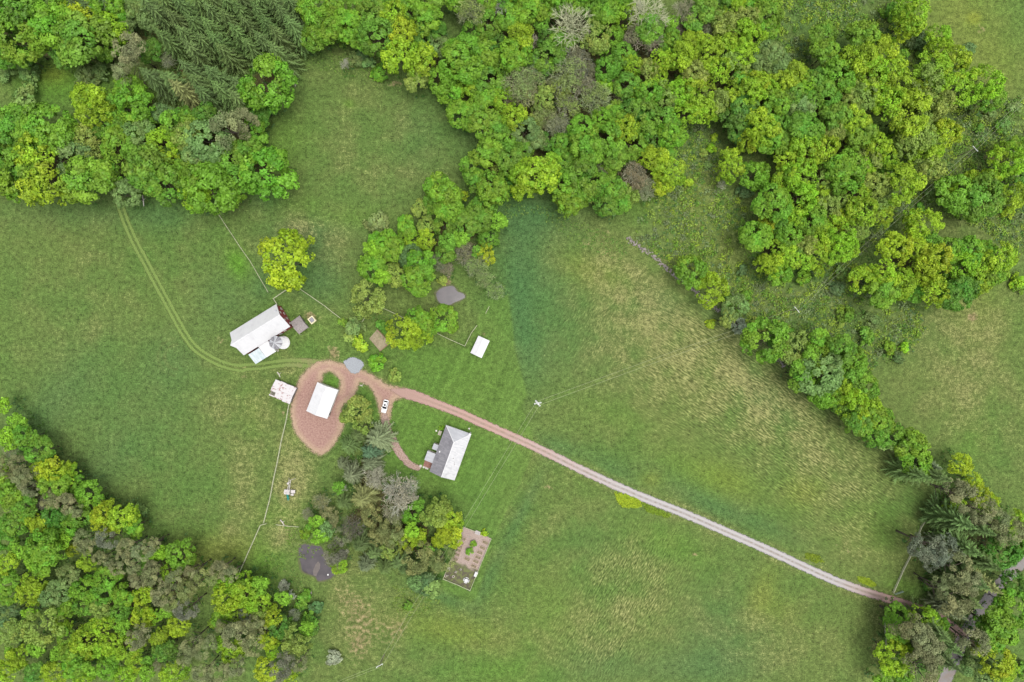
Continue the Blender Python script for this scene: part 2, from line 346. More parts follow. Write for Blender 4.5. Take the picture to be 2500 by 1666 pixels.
YEL = [(1440, 660, 90, 40, 20, .45), (1420, 1140, 60, 30, 20, .2), (1860, 1450, 30, 70, 20, .4), (1900, 1490, 60, 40, 20, .3), (1960, 1200, 50, 40, 0, .5), (1770, 1170, 80, 40, 20, .4), (2340, 40, 130, 120, 0, .45), (2440, 180, 80, 90, 0, .4), (1100, 1540, 140, 40, 10, .5), (560, 1340, 60, 40, 0, .5), (2390, 740, 80, 90, 0, .3), (1750, 640, 90, 90, 0, .3),
       (2378, 45, 16, 14, 0, .9), (1590, 1170, 30, 20, 0, .4), (130, 180, 40, 25, 0, .7), (470, 1370, 70, 60, 0, .4), (1680, 480, 60, 60, 0, .4)]
DIRT = [(850, 1460, 80, 55, 40, .42), (900, 1540, 80, 65, 0, .40), (980, 1530, 30, 60, 20, .36), (870, 1590, 30, 40, 0, .36), (760, 775, 26, 16, 30, .8), (815, 862, 16, 26, -15, .8), (600, 895, 40, 10, 0, .4), (597, 920, 20, 14, 0, .5), (2375, 775, 17, 14, 0, .8), (2395, 72, 22, 18, 0, .5), (2250, 30, 30, 40, 0, .3),
        (965, 205, 22, 10, 0, .7), (1695, 1353, 13, 10, 0, .6), (1430, 590, 30, 14, 20, .5), (1480, 565, 14, 10, 0, .5), (1860, 1140, 60, 20, 33, .25), (1090, 700, 12, 40, 10, .9), (900, 1040, 12, 14, 0, .8), (2435, 400, 30, 60, -40, .8), (1540, 860, 20, 60, 20, .1), (1340, 1190, 25, 12, 20, .5), (2480, 350, 20, 20, 0, .5), (540, 830, 16, 16, 0, .5), (1180, 815, 8, 10, 0, .6),
        (692, 1010, 8, 16, 0, .6), (1010, 1000, 4, 4, 0, 0), (2060, 1340, 60, 25, 20, .35), (1690, 1296, 8, 6, 0, .3), (830, 1640, 60, 20, 0, .2), (200, 140, 200, 12, 3, .7)]

def axis(lo, hi, step, far):
    a = np.arange(lo, hi + step * .5, step)
    return np.concatenate([[-far, -far * .4, lo - 120, lo - 40, lo - 12], a, [hi + 12, hi + 40, hi + 120, far * .4, far]])

def ground_material():
    t = NT('meadow_grass'); g = t.obj()
    a1 = t.attr('mask_a'); a2 = t.attr('mask_b'); A = t.sep(a1.outputs['Color']); B = t.sep(a2.outputs['Color'])
    dry, cool, lush = A[0], A[1], A[2]; dirt = a1.outputs['Alpha']
    yel, lawn, forest = B[0], B[1], B[2]; streak = a2.outputs['Alpha']
    nb = t.noise(.022, 3); nm = t.noise(.11, 4); ns = t.noise(.75, 3); nf = t.noise(2.3, 4, None, .75)
    sa = t.noise(1.25, 4, t.map(g, math.radians(-34), (.42, 1.7, 1)), .6)
    sb = t.noise(1.25, 4, t.map(g, math.radians(62), (.5, 1.7, 1)), .6)
    fine = t.math('MULTIPLY_ADD', nf, .65, t.math('MULTIPLY', ns, .35))
    st = t.mix(t.ss(streak, .52, .62), sb, sa); stm = t.math('ABSOLUTE', t.math('SUBTRACT', streak, .5))
    fine = t.mix(t.math('MULTIPLY', stm, 1.5), fine, st)
    c = t.mix(t.ss(nb, .35, .65), (.060, .108, .024), (.076, .112, .028))
    c = t.mix(t.math('MULTIPLY', t.ss(nm, .4, .72), .45), c, (.093, .115, .034))
    c = t.mix(t.math('MULTIPLY', cool, .75, clamp=True), c, (.036, .092, .032))
    c = t.mix(t.math('MULTIPLY', lush, .8, clamp=True), c, (.062, .150, .014))
    c = t.mix(t.math('MULTIPLY', yel, .8, clamp=True), c, (.130, .155, .022))
    c = t.mix(t.math('MULTIPLY', lawn, .55, clamp=True), c, (.068, .130, .024))
    # straw among the blades
    thr = t.math('SUBTRACT', t.math('MULTIPLY_ADD', dry, .14, t.math('MULTIPLY', t.math('SUBTRACT', nm, .5), .30)), t.math('MULTIPLY', lawn, .10))
    c = t.mix(t.math('MULTIPLY', t.math('MULTIPLY', dry, t.ss(nm, .2, .6)), .45, clamp=True), c, (.125, .125, .045))
    sf = t.ss(t.math('ADD', fine, thr), .60, .80)
    c = t.mix(t.math('MULTIPLY', sf, .6), c, (.205, .195, .085))
    dt = t.ss(t.math('MULTIPLY_ADD', t.math('SUBTRACT', ns, .5), 1.1, dirt), .35, .75)
    c = t.mix(t.math('MULTIPLY', dt, .65), c, t.mix(ns, (.15, .10, .055), (.22, .165, .10)))
    fo = t.ss(t.math('MULTIPLY_ADD', t.math('SUBTRACT', nm, .5), .8, forest), .3, .8)
    c = t.mix(fo, c, t.mix(ns, (.05, .032, .018), (.06, .075, .02)))
    # blade-to-blade variation
    k = t.math('MAXIMUM', t.math('MULTIPLY_ADD', t.math('SUBTRACT', fine, .5), 4.6, 1.0), .25)
    k2 = t.math('MULTIPLY_ADD', t.math('SUBTRACT', k, 1.0), t.math('MULTIPLY_ADD', lawn, -.2, 1.0), 1.0)
    mow = t.noise(1.0, 2, t.map(g, math.radians(62), (.02, .55, 1)))
    k2 = t.math('MULTIPLY', k2, t.math('MULTIPLY_ADD', t.math('MULTIPLY', t.math('SUBTRACT', mow, .5), lawn), .7, 1.0))
    k2 = t.math('MULTIPLY', k2, t.math('MULTIPLY_ADD', t.math('SUBTRACT', t.noise(.28, 5, None, .65), .5), .75, 1.0))
    hs = t.n('ShaderNodeHueSaturation'); t.l(c, hs.inputs['Color']); t.l(k2, hs.inputs['Value'])
    return t.end(t.bsdf(hs.outputs[0], .95, 0, t.bump(fine, .6, .35), .1))
M['ground'] = ground_material()

FOREST_PTS = []                            # filled by the tree lists before the ground is made
def make_ground():
    xs = axis(-192, 192, .62, 2500.0); ys = axis(-130, 130, .62, 2500.0)
    X, Y = np.meshgrid(xs, ys); PX, PY = 1250 + X / S, 833 - Y / S
    lawn = np.maximum(smooth01(sd_poly(X, Y, LAWN_N), -.6, .6), smooth01(sd_poly(X, Y, LAWN_S), -.6, .6))
    lawn = np.maximum(lawn, smooth01(sd_poly(X, Y, [(x + (x - 1141) * .14, y + (y - 1363) * .1) for x, y in GARDEN]), -.5, .5))
    forest = np.zeros(X.shape)
    for (x, y, r) in FOREST_PTS:
        i0, i1 = np.searchsorted(xs, [x - r * 1.3, x + r * 1.3]); j0, j1 = np.searchsorted(ys, [y - r * 1.3, y + r * 1.3])
        d = np.hypot(X[j0:j1, i0:i1] - x, Y[j0:j1, i0:i1] - y)
        forest[j0:j1, i0:i1] = np.maximum(forest[j0:j1, i0:i1], smooth01(-d, -r * 1.2, -r * .8))
    # leaf litter only well inside the woods: keep ground that has crowns all round it
    fx = np.zeros(X.shape); fine = slice(5, -5); f = forest[fine, fine]; k = 13
    pad = np.pad(f, k, mode='edge'); cs = np.cumsum(np.cumsum(np.pad(pad, ((1, 0), (1, 0))), 0), 1); w = 2 * k + 1
    bl = (cs[w:, w:] - cs[:-w, w:] - cs[w:, :-w] + cs[:-w, :-w]) / (w * w)
    fx[fine, fine] = f * smooth01(bl, .72, .98); forest = fx
    dD, _, vD = line_uv(X, Y, DRIVE)
    dry, cool, lush, yel, dirt = (blob(PX, PY, q) for q in (DRY, COOL, LUSH, YEL, DIRT))
    dry = dry + .5 * np.exp(-((dD - 2.4) / .9) ** 2) + .45 * np.exp(-(np.abs(sd_poly(X, Y, YARD)) / 1.3) ** 2)
    dA = np.hypot(PX - 432, PY - 872); dry = dry + .55 * np.exp(-((dA - 30) / 3.5) ** 2) * (PX < 436) + .35 * np.exp(-((dA - 46) / 4) ** 2) * (PX < 430)
    cool = cool * (1 - .6 * lawn); dry = dry * (1 - .55 * lawn)
    sdS = np.maximum(sd_poly(X, Y, SCRUB[0]), sd_poly(X, Y, SCRUB[1])); scr = smooth01(sdS, -2, 3)
    cool = cool + .35 * scr; yel = yel + .12 * scr; dry = dry + .1 * scr
    # direction of the rows the hay was cut in: >.5 along the long field, <.5 the steeper rows
    st = np.full(X.shape, .5)
    st += .5 * np.clip(blob(PX, PY, [(1850, 960, 330, 170, 33, 1.3), (2040, 1180, 200, 140, 33, 1.1), (1650, 900, 200, 130, 30, .9)]), 0, 1)
    st -= .5 * np.clip(blob(PX, PY, [(1480, 800, 140, 130, 0, 1.2), (1540, 1420, 170, 150, 0, 1.2), (1430, 1600, 160, 80, 0, .8), (1180, 1170, 90, 90, 0, .5)]), 0, 1)
    st = np.clip(st, 0, 1)
    Z = np.zeros(X.shape)
    one = np.clip
    ma = np.stack([one(dry, 0, 1.3), one(cool, 0, 1), one(lush, 0, 1), one(dirt, 0, 1)], -1).reshape(-1, 4)
    mb = np.stack([one(yel, 0, 1), one(lawn, 0, 1), forest, st], -1).reshape(-1, 4)
    V = np.stack([X, Y, Z], -1).reshape(-1, 3); ny, nx = X.shape
    i = (np.arange(ny - 1)[:, None] * nx + np.arange(nx - 1)[None]).ravel()
    F = np.stack([i, i + 1, i + nx + 1, i + nx], 1)
    o = link('ground', mesh_np('ground', V, F, M['ground'], attrs={'mask_a': ma, 'mask_b': mb}))
    tag(o, kind='structure')

# ------------------------------------------------------------------ thin sheets with ragged, grass-broken edges
def sheet(name, sdf, bbox_px, z, mat, step=.4, extra=None, reach=1.4):
    (x0, y0), (x1, y1) = P(bbox_px[0], bbox_px[3]), P(bbox_px[2], bbox_px[1])
    xs, ys = np.arange(x0, x1 + step, step), np.arange(y0, y1 + step, step); X, Y = np.meshgrid(xs, ys); d = sdf(X, Y)
    ny, nx = X.shape; i = (np.arange(ny - 1)[:, None] * nx + np.arange(nx - 1)[None]).ravel()
    F = np.stack([i, i + 1, i + nx + 1, i + nx], 1); dr = d.ravel()
    F = F[(dr[F] > -reach).any(1)]; used, inv = np.unique(F, return_inverse=True); F = inv.reshape(F.shape)
    V = np.stack([X.ravel(), Y.ravel(), np.full(X.size, z)], 1)[used]
    at = {'sd': dr[used]}
    for k, f in (extra or {}).items(): at[k] = f(X, Y).ravel()[used]
    return tag(link(name, mesh_np(name, V, F, mat, attrs=at)), kind='structure')

def bbox(pts, m=25):
    return (min(p[0] for p in pts) - m, min(p[1] for p in pts) - m, max(p[0] for p in pts) + m, max(p[1] for p in pts) + m)

def edge_mix(t, shader, amp=1.6, soft=.5, scale=.8):
    """sheet ends in a broken, grassy margin: the ground below shows between the stones"""
    n = t.math('MULTIPLY_ADD', t.noise(scale, 4, None, .65), amp, -amp * .5)
    n2 = t.math('MULTIPLY_ADD', t.noise(3.0, 2), amp * .5, -amp * .25)
    f = t.ss(t.math('ADD', t.math('ADD', t.attr('sd').outputs['Fac'], n), n2), -soft * .5, soft * .5)
    tr = t.n('ShaderNodeBsdfTransparent'); mx = t.n('ShaderNodeMixShader'); t.l(f, mx.inputs[0]); t.l(tr.outputs[0], mx.inputs[1]); t.l(shader, mx.inputs[2])
    return t.end(mx.outputs[0])

def drive_material():
    t = NT('gravel_drive'); u = t.attr('along').outputs['Fac']; v = t.attr('across').outputs['Fac']
    nf = t.noise(2.6, 4, None, .7); nm = t.noise(.5, 4)
    red = t.mix(nf, (.19, .115, .096), (.31, .21, .18)); pale = t.mix(nf, (.185, .172, .168), (.30, .285, .28))
    f = t.ss(t.math('MULTIPLY_ADD', t.math('SUBTRACT', nm, .5), 40.0, u), 38, 110)
    f2 = t.ss(u, 176, 200); f = t.math('MULTIPLY', f, t.math('SUBTRACT', 1.0, f2))
    c = t.mix(f, red, pale)
    av = t.math('ABSOLUTE', t.math('MULTIPLY_ADD', t.math('SUBTRACT', nm, .5), .25, v))
    st = t.ss(u, 10, 34); rut = t.math('MULTIPLY', st, t.math('SUBTRACT', 1.0, t.ss(t.math('ABSOLUTE', t.math('SUBTRACT', av, .78)), .15, .5)))
    c = t.mix(t.math('MULTIPLY', rut, .45), c, t.mix(f, (.34, .235, .20), (.35, .335, .33)))
    mid = t.math('MULTIPLY', st, t.math('MULTIPLY', t.math('SUBTRACT', 1.0, t.ss(av, .08, .42)), t.ss(t.noise(.9, 4), .38, .6)))
    c = t.mix(t.math('MULTIPLY', mid, .7), c, t.mix(nf, (.16, .12, .10), (.15, .14, .09)))
    return edge_mix(t, t.bsdf(c, .95, 0, t.bump(nf, .5, .1)), 1.3, .5)
def yard_material():
    t = NT('red_gravel'); nf = t.noise(1.7, 4, None, .7); nm = t.noise(.3, 4); n2 = t.noise(5, 2)
    c = t.mix(t.ss(nf, .3, .7), (.165, .092, .076), (.28, .174, .143))
    c = t.mix(t.math('MULTIPLY', t.ss(n2, .55, .75), .6), c, (.35, .26, .23))
    sd = t.attr('sd').outputs['Fac']
    c = t.mix(t.math('MULTIPLY', t.math('SUBTRACT', 1.0, t.ss(t.math('MULTIPLY_ADD', nm, 3.0, sd), 1.4, 4.4)), .75), c, t.mix(nf, (.24, .16, .10), (.36, .29, .19)))
    return edge_mix(t, t.bsdf(c, .95, 0, t.bump(nf, .6, .12)), 2.2, 1.5, .7)
def spur_material():
    t = NT('dirt_path'); nf = t.noise(2.2, 4, None, .7)
    c = t.mix(t.ss(nf, .3, .7), (.15, .10, .08), (.33, .24, .20))
    return edge_mix(t, t.bsdf(c, .95, 0, t.bump(nf, .6, .12)), 1.3, .5, 1.0)
def track_material():
    t = NT('worn_grass_track'); nf = t.noise(2.0, 4, None, .7); u = t.attr('along').outputs['Fac']
    c = t.mix(t.ss(nf, .3, .75), (.088, .142, .030), (.13, .175, .045))
    c = t.mix(t.math('MULTIPLY', t.ss(u, 88, 104), t.ss(t.noise(.4, 3), .3, .7)), c, t.mix(nf, (.12, .115, .05), (.18, .17, .075)))
    return edge_mix(t, t.bsdf(c, .95, 0, t.bump(nf, .5, .15)), 1.1, .7, 1.6)
def pile_material():
    t = NT('blue_grey_gravel'); nf = t.noise(4, 4, None, .7)
    return edge_mix(t, t.bsdf(t.mix(t.ss(nf, .3, .7), (.165, .178, .195), (.26, .275, .295)), .95, 0, t.bump(nf, .6, .1)), 1.2, .5, 1.2)
def asphalt_material():
    t = NT('road_surface'); nf = t.noise(2.5, 4); v = t.attr('across').outputs['Fac']
    c = t.mix(nf, (.12, .115, .115), (.20, .19, .19)); c = t.mix(t.math('MULTIPLY', t.ss(t.noise(.25, 4), .4, .65), .6), c, (.15, .115, .09))
    return edge_mix(t, t.bsdf(c, .9), 1.2, .5)
def garden_material():
    t = NT('garden_soil'); nf = t.noise(2.4, 4, None, .7); v = t.attr('across').outputs['Fac']
    c = t.mix(t.ss(nf, .3, .7), (.20, .15, .13), (.30, .24, .21))
    low = t.mix(t.ss(t.noise(.8, 4, None, .7), .42, .6), (.10, .115, .04), (.065, .055, .04))
    c = t.mix(t.ss(t.math('MULTIPLY_ADD', t.math('SUBTRACT', t.noise(.5, 3), .5), 3.0, v), 11.8, 13.4), c, low)
    return edge_mix(t, t.bsdf(c, .95, 0, t.bump(nf, .6, .1)), .4, .3, 1.5)
def water_material():
    t = NT('pond_water'); n = t.noise(.35, 3)
    c = t.mix(t.ss(n, .35, .65), (.034, .028, .031), (.050, .041, .044))
    b = t.bump(t.noise(3.0, 2), .04, .02)
    return t.end(t.bsdf(c, .12, 0, b, .5))

def make_sheets():
    dw = lambda U: 1.62 + .55 * smooth01(-U, -26, -6)
    sheet('gravel_driveway', lambda X, Y: (lambda r: 1.46 + .6 * smooth01(-r[1], -30, -5) - 3.2 * (1 - smooth01(r[1], 1, 15)) - r[0])(line_uv(X, Y, DRIVE)), bbox(DRIVE), .012, _m('drive', drive_material),
          .42, {'along': lambda X, Y: line_uv(X, Y, DRIVE)[1], 'across': lambda X, Y: line_uv(X, Y, DRIVE)[2]})
    sheet('gravel_yard', lambda X, Y: np.minimum(sd_poly(X, Y, YARD), -sd_poly(X, Y, ISLE)), bbox(YARD), .008, _m('yard', yard_material), .5, None, 2.2)
    sheet('dirt_path', lambda X, Y: (lambda r: 1.55 - .75 * smooth01(r[1], 12, 40) - 2.4 * (1 - smooth01(r[1], 1, 10)) - r[0])(line_uv(X, Y, SPUR)), bbox(SPUR), .016, _m('spur', spur_material), .3)
    def tr(X, Y):
        D, U, V = line_uv(X, Y, TRACK); w = .62 + .25 * smooth01(U, 85, 105)
        return np.where(D < 3, w - np.abs(np.abs(V) - .85), -3)
    sheet('farm_track', tr, bbox(TRACK), .004, _m('track', track_material), .3, {'along': lambda X, Y: line_uv(X, Y, TRACK)[1]}, .8)
    sheet('gravel_patch', lambda X, Y: sd_poly(X, Y, GRAVEL), bbox(GRAVEL), .020, _m('pile', pile_material), .3)
    sheet('road', lambda X, Y: 2.2 - line_uv(X, Y, ROAD)[0], bbox(ROAD), .004, _m('road', asphalt_material), .6, {'across': lambda X, Y: line_uv(X, Y, ROAD)[2]})
    g0, g1, g2, g3 = [Vector(P(*q)) for q in GARDEN]; ax = (g3 - g0).normalized()
    sheet('garden_soil', lambda X, Y: sd_poly(X, Y, GARDEN), bbox(GARDEN), .012, _m('gsoil', garden_material), .3, {'across': lambda X, Y: (X - g0.x) * ax.x + (Y - g0.y) * ax.y}, .6)
    for pts, lab in ((POND1, 'a'), (POND2, 'b')):
        b = MB(); q = [P(*p) for p in pts]; b.v = [(x, y, .03) for x, y in q]; b.f = [tuple(range(len(q)))[::-1]]
        tag(b.build('pond_water', _m('water', water_material)), kind='structure')
        # low muddy bank round the water
        n = len(q); c = Vector((sum(x for x, _ in q) / n, sum(y for _, y in q) / n)); bk = MB(); vs = []; rr = random.Random(5)
        for x, y in q:
            d = (Vector((x, y)) - c).normalized()
            vs += [(x - d.x * .15, y - d.y * .15, .02), (x + d.x * (.12 + .2 * rr.random()), y + d.y * .2, .12 + .1 * rr.random()), (x + d.x * (.3 + .5 * rr.random()), y + d.y * .5, -.01)]
        fs = []
        for i in range(n):
            j = (i + 1) % n
            for k in (0, 1): fs.append((i * 3 + k, i * 3 + k + 1, j * 3 + k + 1, j * 3 + k))
        bk.add(vs, fs); tag(bk.build('pond_bank', M['bank'], smooth=True), kind='structure')
    # silt bar in the larger pond
    b = MB(); pr = T(640, 1130, 5.227, [(655, 1440), (650, 1380), (680, 1300), (715, 1258), (740, 1290), (738, 1350), (705, 1410), (690, 1450)])
    q = [P(*p) for p in pr]; b.v = [(x, y, .036) for x, y in q]; b.f = [tuple(range(len(q)))[::-1]]
    tag(b.build('silt_bar', M['silt']), kind='structure')
M['bank'] = simple('muddy_grass_bank', (.06, .085, .026), (.085, .085, .04), .9, .95, bump=.4)
M['silt'] = simple('silt', (.075, .062, .058), (.095, .078, .07), 1.5, .5)
def _m(k, f):
    if k not in M: M[k] = f()
    return M[k]
# ------------------------------------------------------------------ tree meshes (shared by all trees of a kind)
def rand_dir(n, up=-.2):
    d = RNG.normal(size=(n * 3, 3)); d /= np.linalg.norm(d, axis=1)[:, None]; d = d[d[:, 2] > up]
    while len(d) < n: d = np.concatenate([d, d])
    return d[:n]

def quads(C, N, w, h, attr):
    """leaf quads at C facing N with half sizes w, h (arrays)"""
    n = len(C); ref = RNG.normal(size=(n, 3)); U = np.cross(N, ref); U /= np.linalg.norm(U, axis=1)[:, None] + 1e-9; W = np.cross(N, U)
    U = U * w[:, None]; W = W * h[:, None]
    V = np.stack([C - U, C - W * .8 + U * .15, C + U, C + W], 1).reshape(-1, 3)
    F = np.arange(4 * n).reshape(-1, 4); A = np.repeat(attr, 4, 0)
    return V, F, A

def pack(parts):
    V, F, A, o = [], [], [], 0
    for v, f, a in parts: V.append(v); F.append(f + o); A.append(a); o += len(v)
    return np.concatenate(V), np.concatenate(F), np.concatenate(A)

def crown_mesh(name, boughs, lobes, leaves, leaf, mat, low=-.35, ragged=.16, bough_r=.46, flat=.85, lobe_r=(.13, .2), jitter=.55):
    """domed crown of radius 1: boughs carry lobes, lobes carry leaves"""
    bd = rand_dir(boughs, low); bR = bough_r * RNG.uniform(.75, 1.2, boughs)
    bc = bd * (1 - bR[:, None]) * RNG.uniform(1 - ragged, 1 + ragged * .6, boughs)[:, None]
    bc = np.concatenate([bc, [[0, 0, .24]]]); bR = np.concatenate([bR, [.64]])
    bt = RNG.uniform(.25, .75, len(bc)); bh = RNG.uniform(0, 1, len(bc))
    C, N, at = [], [], []
    per = max(1, lobes // len(bc))
    for k in range(len(bc)):
        out = bc[k] / (np.linalg.norm(bc[k]) + 1e-6)
        ld = rand_dir(per * 3, -1); ld = ld[(ld @ out > -.25) & (ld[:, 2] > -.35)][:per]
        for d in ld:
            lr = RNG.uniform(*lobe_r); lc = bc[k] + d * bR[k] * RNG.uniform(.8, 1.05); lt = RNG.uniform(-.22, .22)
            q = rand_dir(leaves, -1); q = q[(q @ d > -.15) | (q[:, 2] > .25)]
            C.append(lc + q * lr * RNG.uniform(.65, 1.08, len(q))[:, None])
            nn = q + .5 * d + np.array([0, 0, .42]) + RNG.normal(size=q.shape) * jitter; N.append(nn)
            at.append(np.stack([np.clip(bt[k] + lt + RNG.uniform(-.2, .2, len(q)), 0, 1), np.full(len(q), bh[k]), np.zeros(len(q)), np.ones(len(q))], 1))
    C, N, at = np.concatenate(C), np.concatenate(N), np.concatenate(at)
    N /= np.linalg.norm(N, axis=1)[:, None]; C[:, 2] *= flat
    s = leaf * RNG.uniform(.65, 1.3, len(C))
    V, F, A = quads(C, N, s, s * .75, at)
    return mesh_np(name, V, F, mat, attrs={'leaf': A})

def trunk_mesh(name, seed, mat=None):
    """unit tree: ground to z=1 (crown centre), with limbs reaching into the crown"""
    r = random.Random(seed); b = MB(); bend = [(r.uniform(-.02, .02), r.uniform(-.02, .02)) for _ in range(4)]
    b.tube([(0, 0, -.02), (bend[0][0], bend[0][1], .3), (bend[1][0], bend[1][1], .65), (bend[2][0], bend[2][1], 1.0)], [.036, .026, .021, .014], 7)
    for k in range(7):
        a = k * 2.4 + r.uniform(-.4, .4); z = r.uniform(.45, .9); L = r.uniform(.22, .36)
        p0 = (0, 0, z); p1 = (math.cos(a) * L * .5, math.sin(a) * L * .5, z + .1); p2 = (math.cos(a) * L, math.sin(a) * L, z + r.uniform(.18, .3))
        b.tube([p0, p1, p2], [.013, .009, .004], 5, False)
    return b.mesh(name, mat or M['bark'], True)

def spruce_mesh(name, levels=25, per=9, droop=.32, sparse=1.0):
    """unit spruce: height 1, branch radius .2; whorls of drooping branches with side sprays"""
    parts = []; VS, AT = [], []
    for i in range(levels):
        t = i / (levels - 1); z = .10 + .88 * t ** .92; R = .2 * (1 - t) ** .82 + .008; n = max(4, int(per * (1 - .35 * t)))
        off = RNG.uniform(0, 6.28); tone = RNG.uniform(.3, .7)
        for k in range(n):
            a = off + k * 6.283 / n + RNG.normal() * .16; L = R * RNG.uniform(.72, 1.12); bt = np.clip(tone + RNG.uniform(-.25, .25), 0, 1)
            ca, sa = math.cos(a), math.sin(a); px, py = -sa, ca; seg = 6 if L > .08 else 4
            up = .22 * (1 - t) * .25
            def pt(u): return np.array([ca * L * u, sa * L * u, z + up * L * 3 * u - droop * L * u * u + .06 * L * max(0, u - .8) * 5])
            prev = pt(.08)
            for q in range(1, seg + 1):
                u = q / seg; p = pt(u); w = (.013 * (1 - u * .6)) * sparse; side = np.array([px, py, 0])
                VS.append([prev - side * w * 1.15 + [0, 0, .001], prev + side * w * 1.15 + [0, 0, .001], p + side * w, p - side * w]); AT.append([bt + .15 * u, .5 + .4 * u, 0, 1])
                wl = L * (.34 * (1 - u) + .10) * RNG.uniform(.7, 1.2)
                for sg in (-1, 1):
                    d = np.array([ca * .75 + sg * px * .75, sa * .75 + sg * py * .75, -.28 - .2 * RNG.random()]); d /= np.linalg.norm(d); e = p + d * wl; ww = .0075 * RNG.uniform(.8, 1.4)
                    s2 = np.array([ca, sa, 0]) * ww
                    VS.append([p - s2, p + s2, e + s2 * .4 + [0, 0, -.002], e - s2 * .4 - [0, 0, .002]]); AT.append([bt + RNG.uniform(-.15, .2), .4 + .3 * u, 0, 1])
                prev = p
    for _ in range(26):                                        # leader sprays
        a = RNG.uniform(0, 6.28); z = RNG.uniform(.9, 1.0); d = np.array([math.cos(a), math.sin(a), RNG.uniform(-.1, .9)]) * .018; p = np.array([0, 0, z]); s2 = np.array([-math.sin(a), math.cos(a), 0]) * .004
        VS.append([p - s2, p + s2, p + d + s2 * .3, p + d - s2 * .3]); AT.append([.7, .9, 0, 1])
    V = np.array(VS).reshape(-1, 3); F = np.arange(len(V)).reshape(-1, 4); A = np.clip(np.repeat(np.array(AT), 4, 0), 0, 1)
    return mesh_np(name, V, F, M['needle'], attrs={'leaf': A})

def spruce_trunk():
    b = MB(); b.tube([(0, 0, -.01), (0, 0, .5), (0, 0, .99)], [.0135, .0085, .001], 7); return b.mesh('trunk', M['bark'], True)

def bare_mesh(name, seed, fans=(5, 4, 4, 4), spread=.62, buds=0):
    """leafless crown of radius 1 about its centre, limbs rising from z=-1"""
    r = random.Random(seed); segs = []
    def grow(p, d, L, lev, rad):
        q = p + d * L; segs.append((p, q, rad, rad * .62, lev))
        if lev == len(fans): return
        n = fans[lev]
        for k in range(n):
            ax = d.orthogonal().normalized(); ax.rotate(Matrix.Rotation(k * 6.283 / n + r.uniform(-.5, .5), 3, d))
            nd = (d + ax * r.uniform(.45, 1.15) * spread * (1.35 if lev < 2 else 1.6)); nd.z += .10; nd.normalize()
            st = p + d * L * (r.uniform(.55, 1.0) if k else 1.0)
            grow(st, nd, L * r.uniform(.58, .82), lev + 1, rad * .58)
    grow(Vector((0, 0, -1)), Vector((r.uniform(-.08, .08), r.uniform(-.08, .08), 1)).normalized(), .52, 0, .045)
    far = max(max(abs(q.x), abs(q.y)) for _, q, _, _, _ in segs); VS, FS, AT = [], [], []
    for p, q, ra, rb, lev in segs:
        p, q = p.copy(), q.copy()
        for w in (p, q): w.x /= far; w.y /= far
        d = (q - p); L = d.length; d.normalize(); u = d.orthogonal().normalized(); v = d.cross(u); n = 4 if lev < 3 else 3; o = len(VS)
        ra, rb = max(ra, .0085), max(rb, .006)
        for c, rad in ((p, ra), (q, rb)):
            for k in range(n): a = 6.283 * k / n; VS.append(c + (u * math.cos(a) + v * math.sin(a)) * rad); AT.append((min(1, .25 + .2 * lev), .5, 0, 1))
        for k in range(n): FS.append((o + k, o + (k + 1) % n, o + n + (k + 1) % n, o + n + k))
        if lev >= 3:                                            # finest shoots
            for _ in range(3):
                e = q + (d + Vector((r.uniform(-1, 1), r.uniform(-1, 1), r.uniform(-.3, .9)))) * .085; s = u * .0042; o = len(VS); m = p.lerp(q, r.uniform(.4, 1))
                VS += [m - s, m + s, e + s * .5, e - s * .5]; AT += [(.8, .5, 0, 1)] * 4; FS.append((o, o + 1, o + 2, o + 3))
    V = np.array([tuple(v) for v in VS]); A = np.array(AT)
    z0, z1 = -1, V[:, 2].max(); V[:, 2] = -1 + (V[:, 2] - z0) * 1.75 / (z1 - z0)
    me = mesh_np(name, V, np.array(FS), M['twig'], attrs={'leaf': A})
    return me

MESH = {}
def make_tree_meshes():
    MESH['L'] = [crown_mesh('crown', RNG.integers(9, 15), 150, 62, .052, M['leaf'], ragged=RNG.uniform(.08, .26), bough_r=RNG.uniform(.40, .50), lobe_r=(.10, .19)) for _ in range(9)]
    MESH['Y'] = [crown_mesh('crown', RNG.integers(9, 14), 130, 50, .050, M['leaf'], ragged=.2, lobe_r=(.09, .18), jitter=.75, flat=1.0) for _ in range(6)]     # looser, feathery
    MESH['N'] = [crown_mesh('crown', RNG.integers(8, 12), 44, 140, .040, M['needle'], ragged=.24, bough_r=.36, lobe_r=(.17, .27), flat=1.0, jitter=.9) for _ in range(4)]
    MESH['H'] = [crown_mesh('shrub', 6, 44, 42, .10, M['leaf'], ragged=.25, low=-.1, flat=.8, lobe_r=(.16, .26), jitter=.8) for _ in range(4)]
    MESH['S'] = [spruce_mesh('crown', 20, 9), spruce_mesh('crown', 18, 10, .38), spruce_mesh('crown', 22, 8, .26)]
    MESH['T'] = [bare_mesh('crown', 3), bare_mesh('crown', 4, (4, 4, 4, 4)), bare_mesh('crown', 9, (6, 4, 4, 3), .7)]
    MESH['trunk'] = [trunk_mesh('trunk', k) for k in range(4)]; MESH['strunk'] = [spruce_trunk()]
    MESH['ttrunk'] = [trunk_mesh('trunk', 20 + k, M['grey_bark']) for k in range(2)]
    # dull small leaves among the twigs of bare crowns
    MESH['bud'] = [crown_mesh('young_leaves', 12, 90, 24, .044, M['leaf'], ragged=.3, lobe_r=(.12, .2), jitter=1.2)]

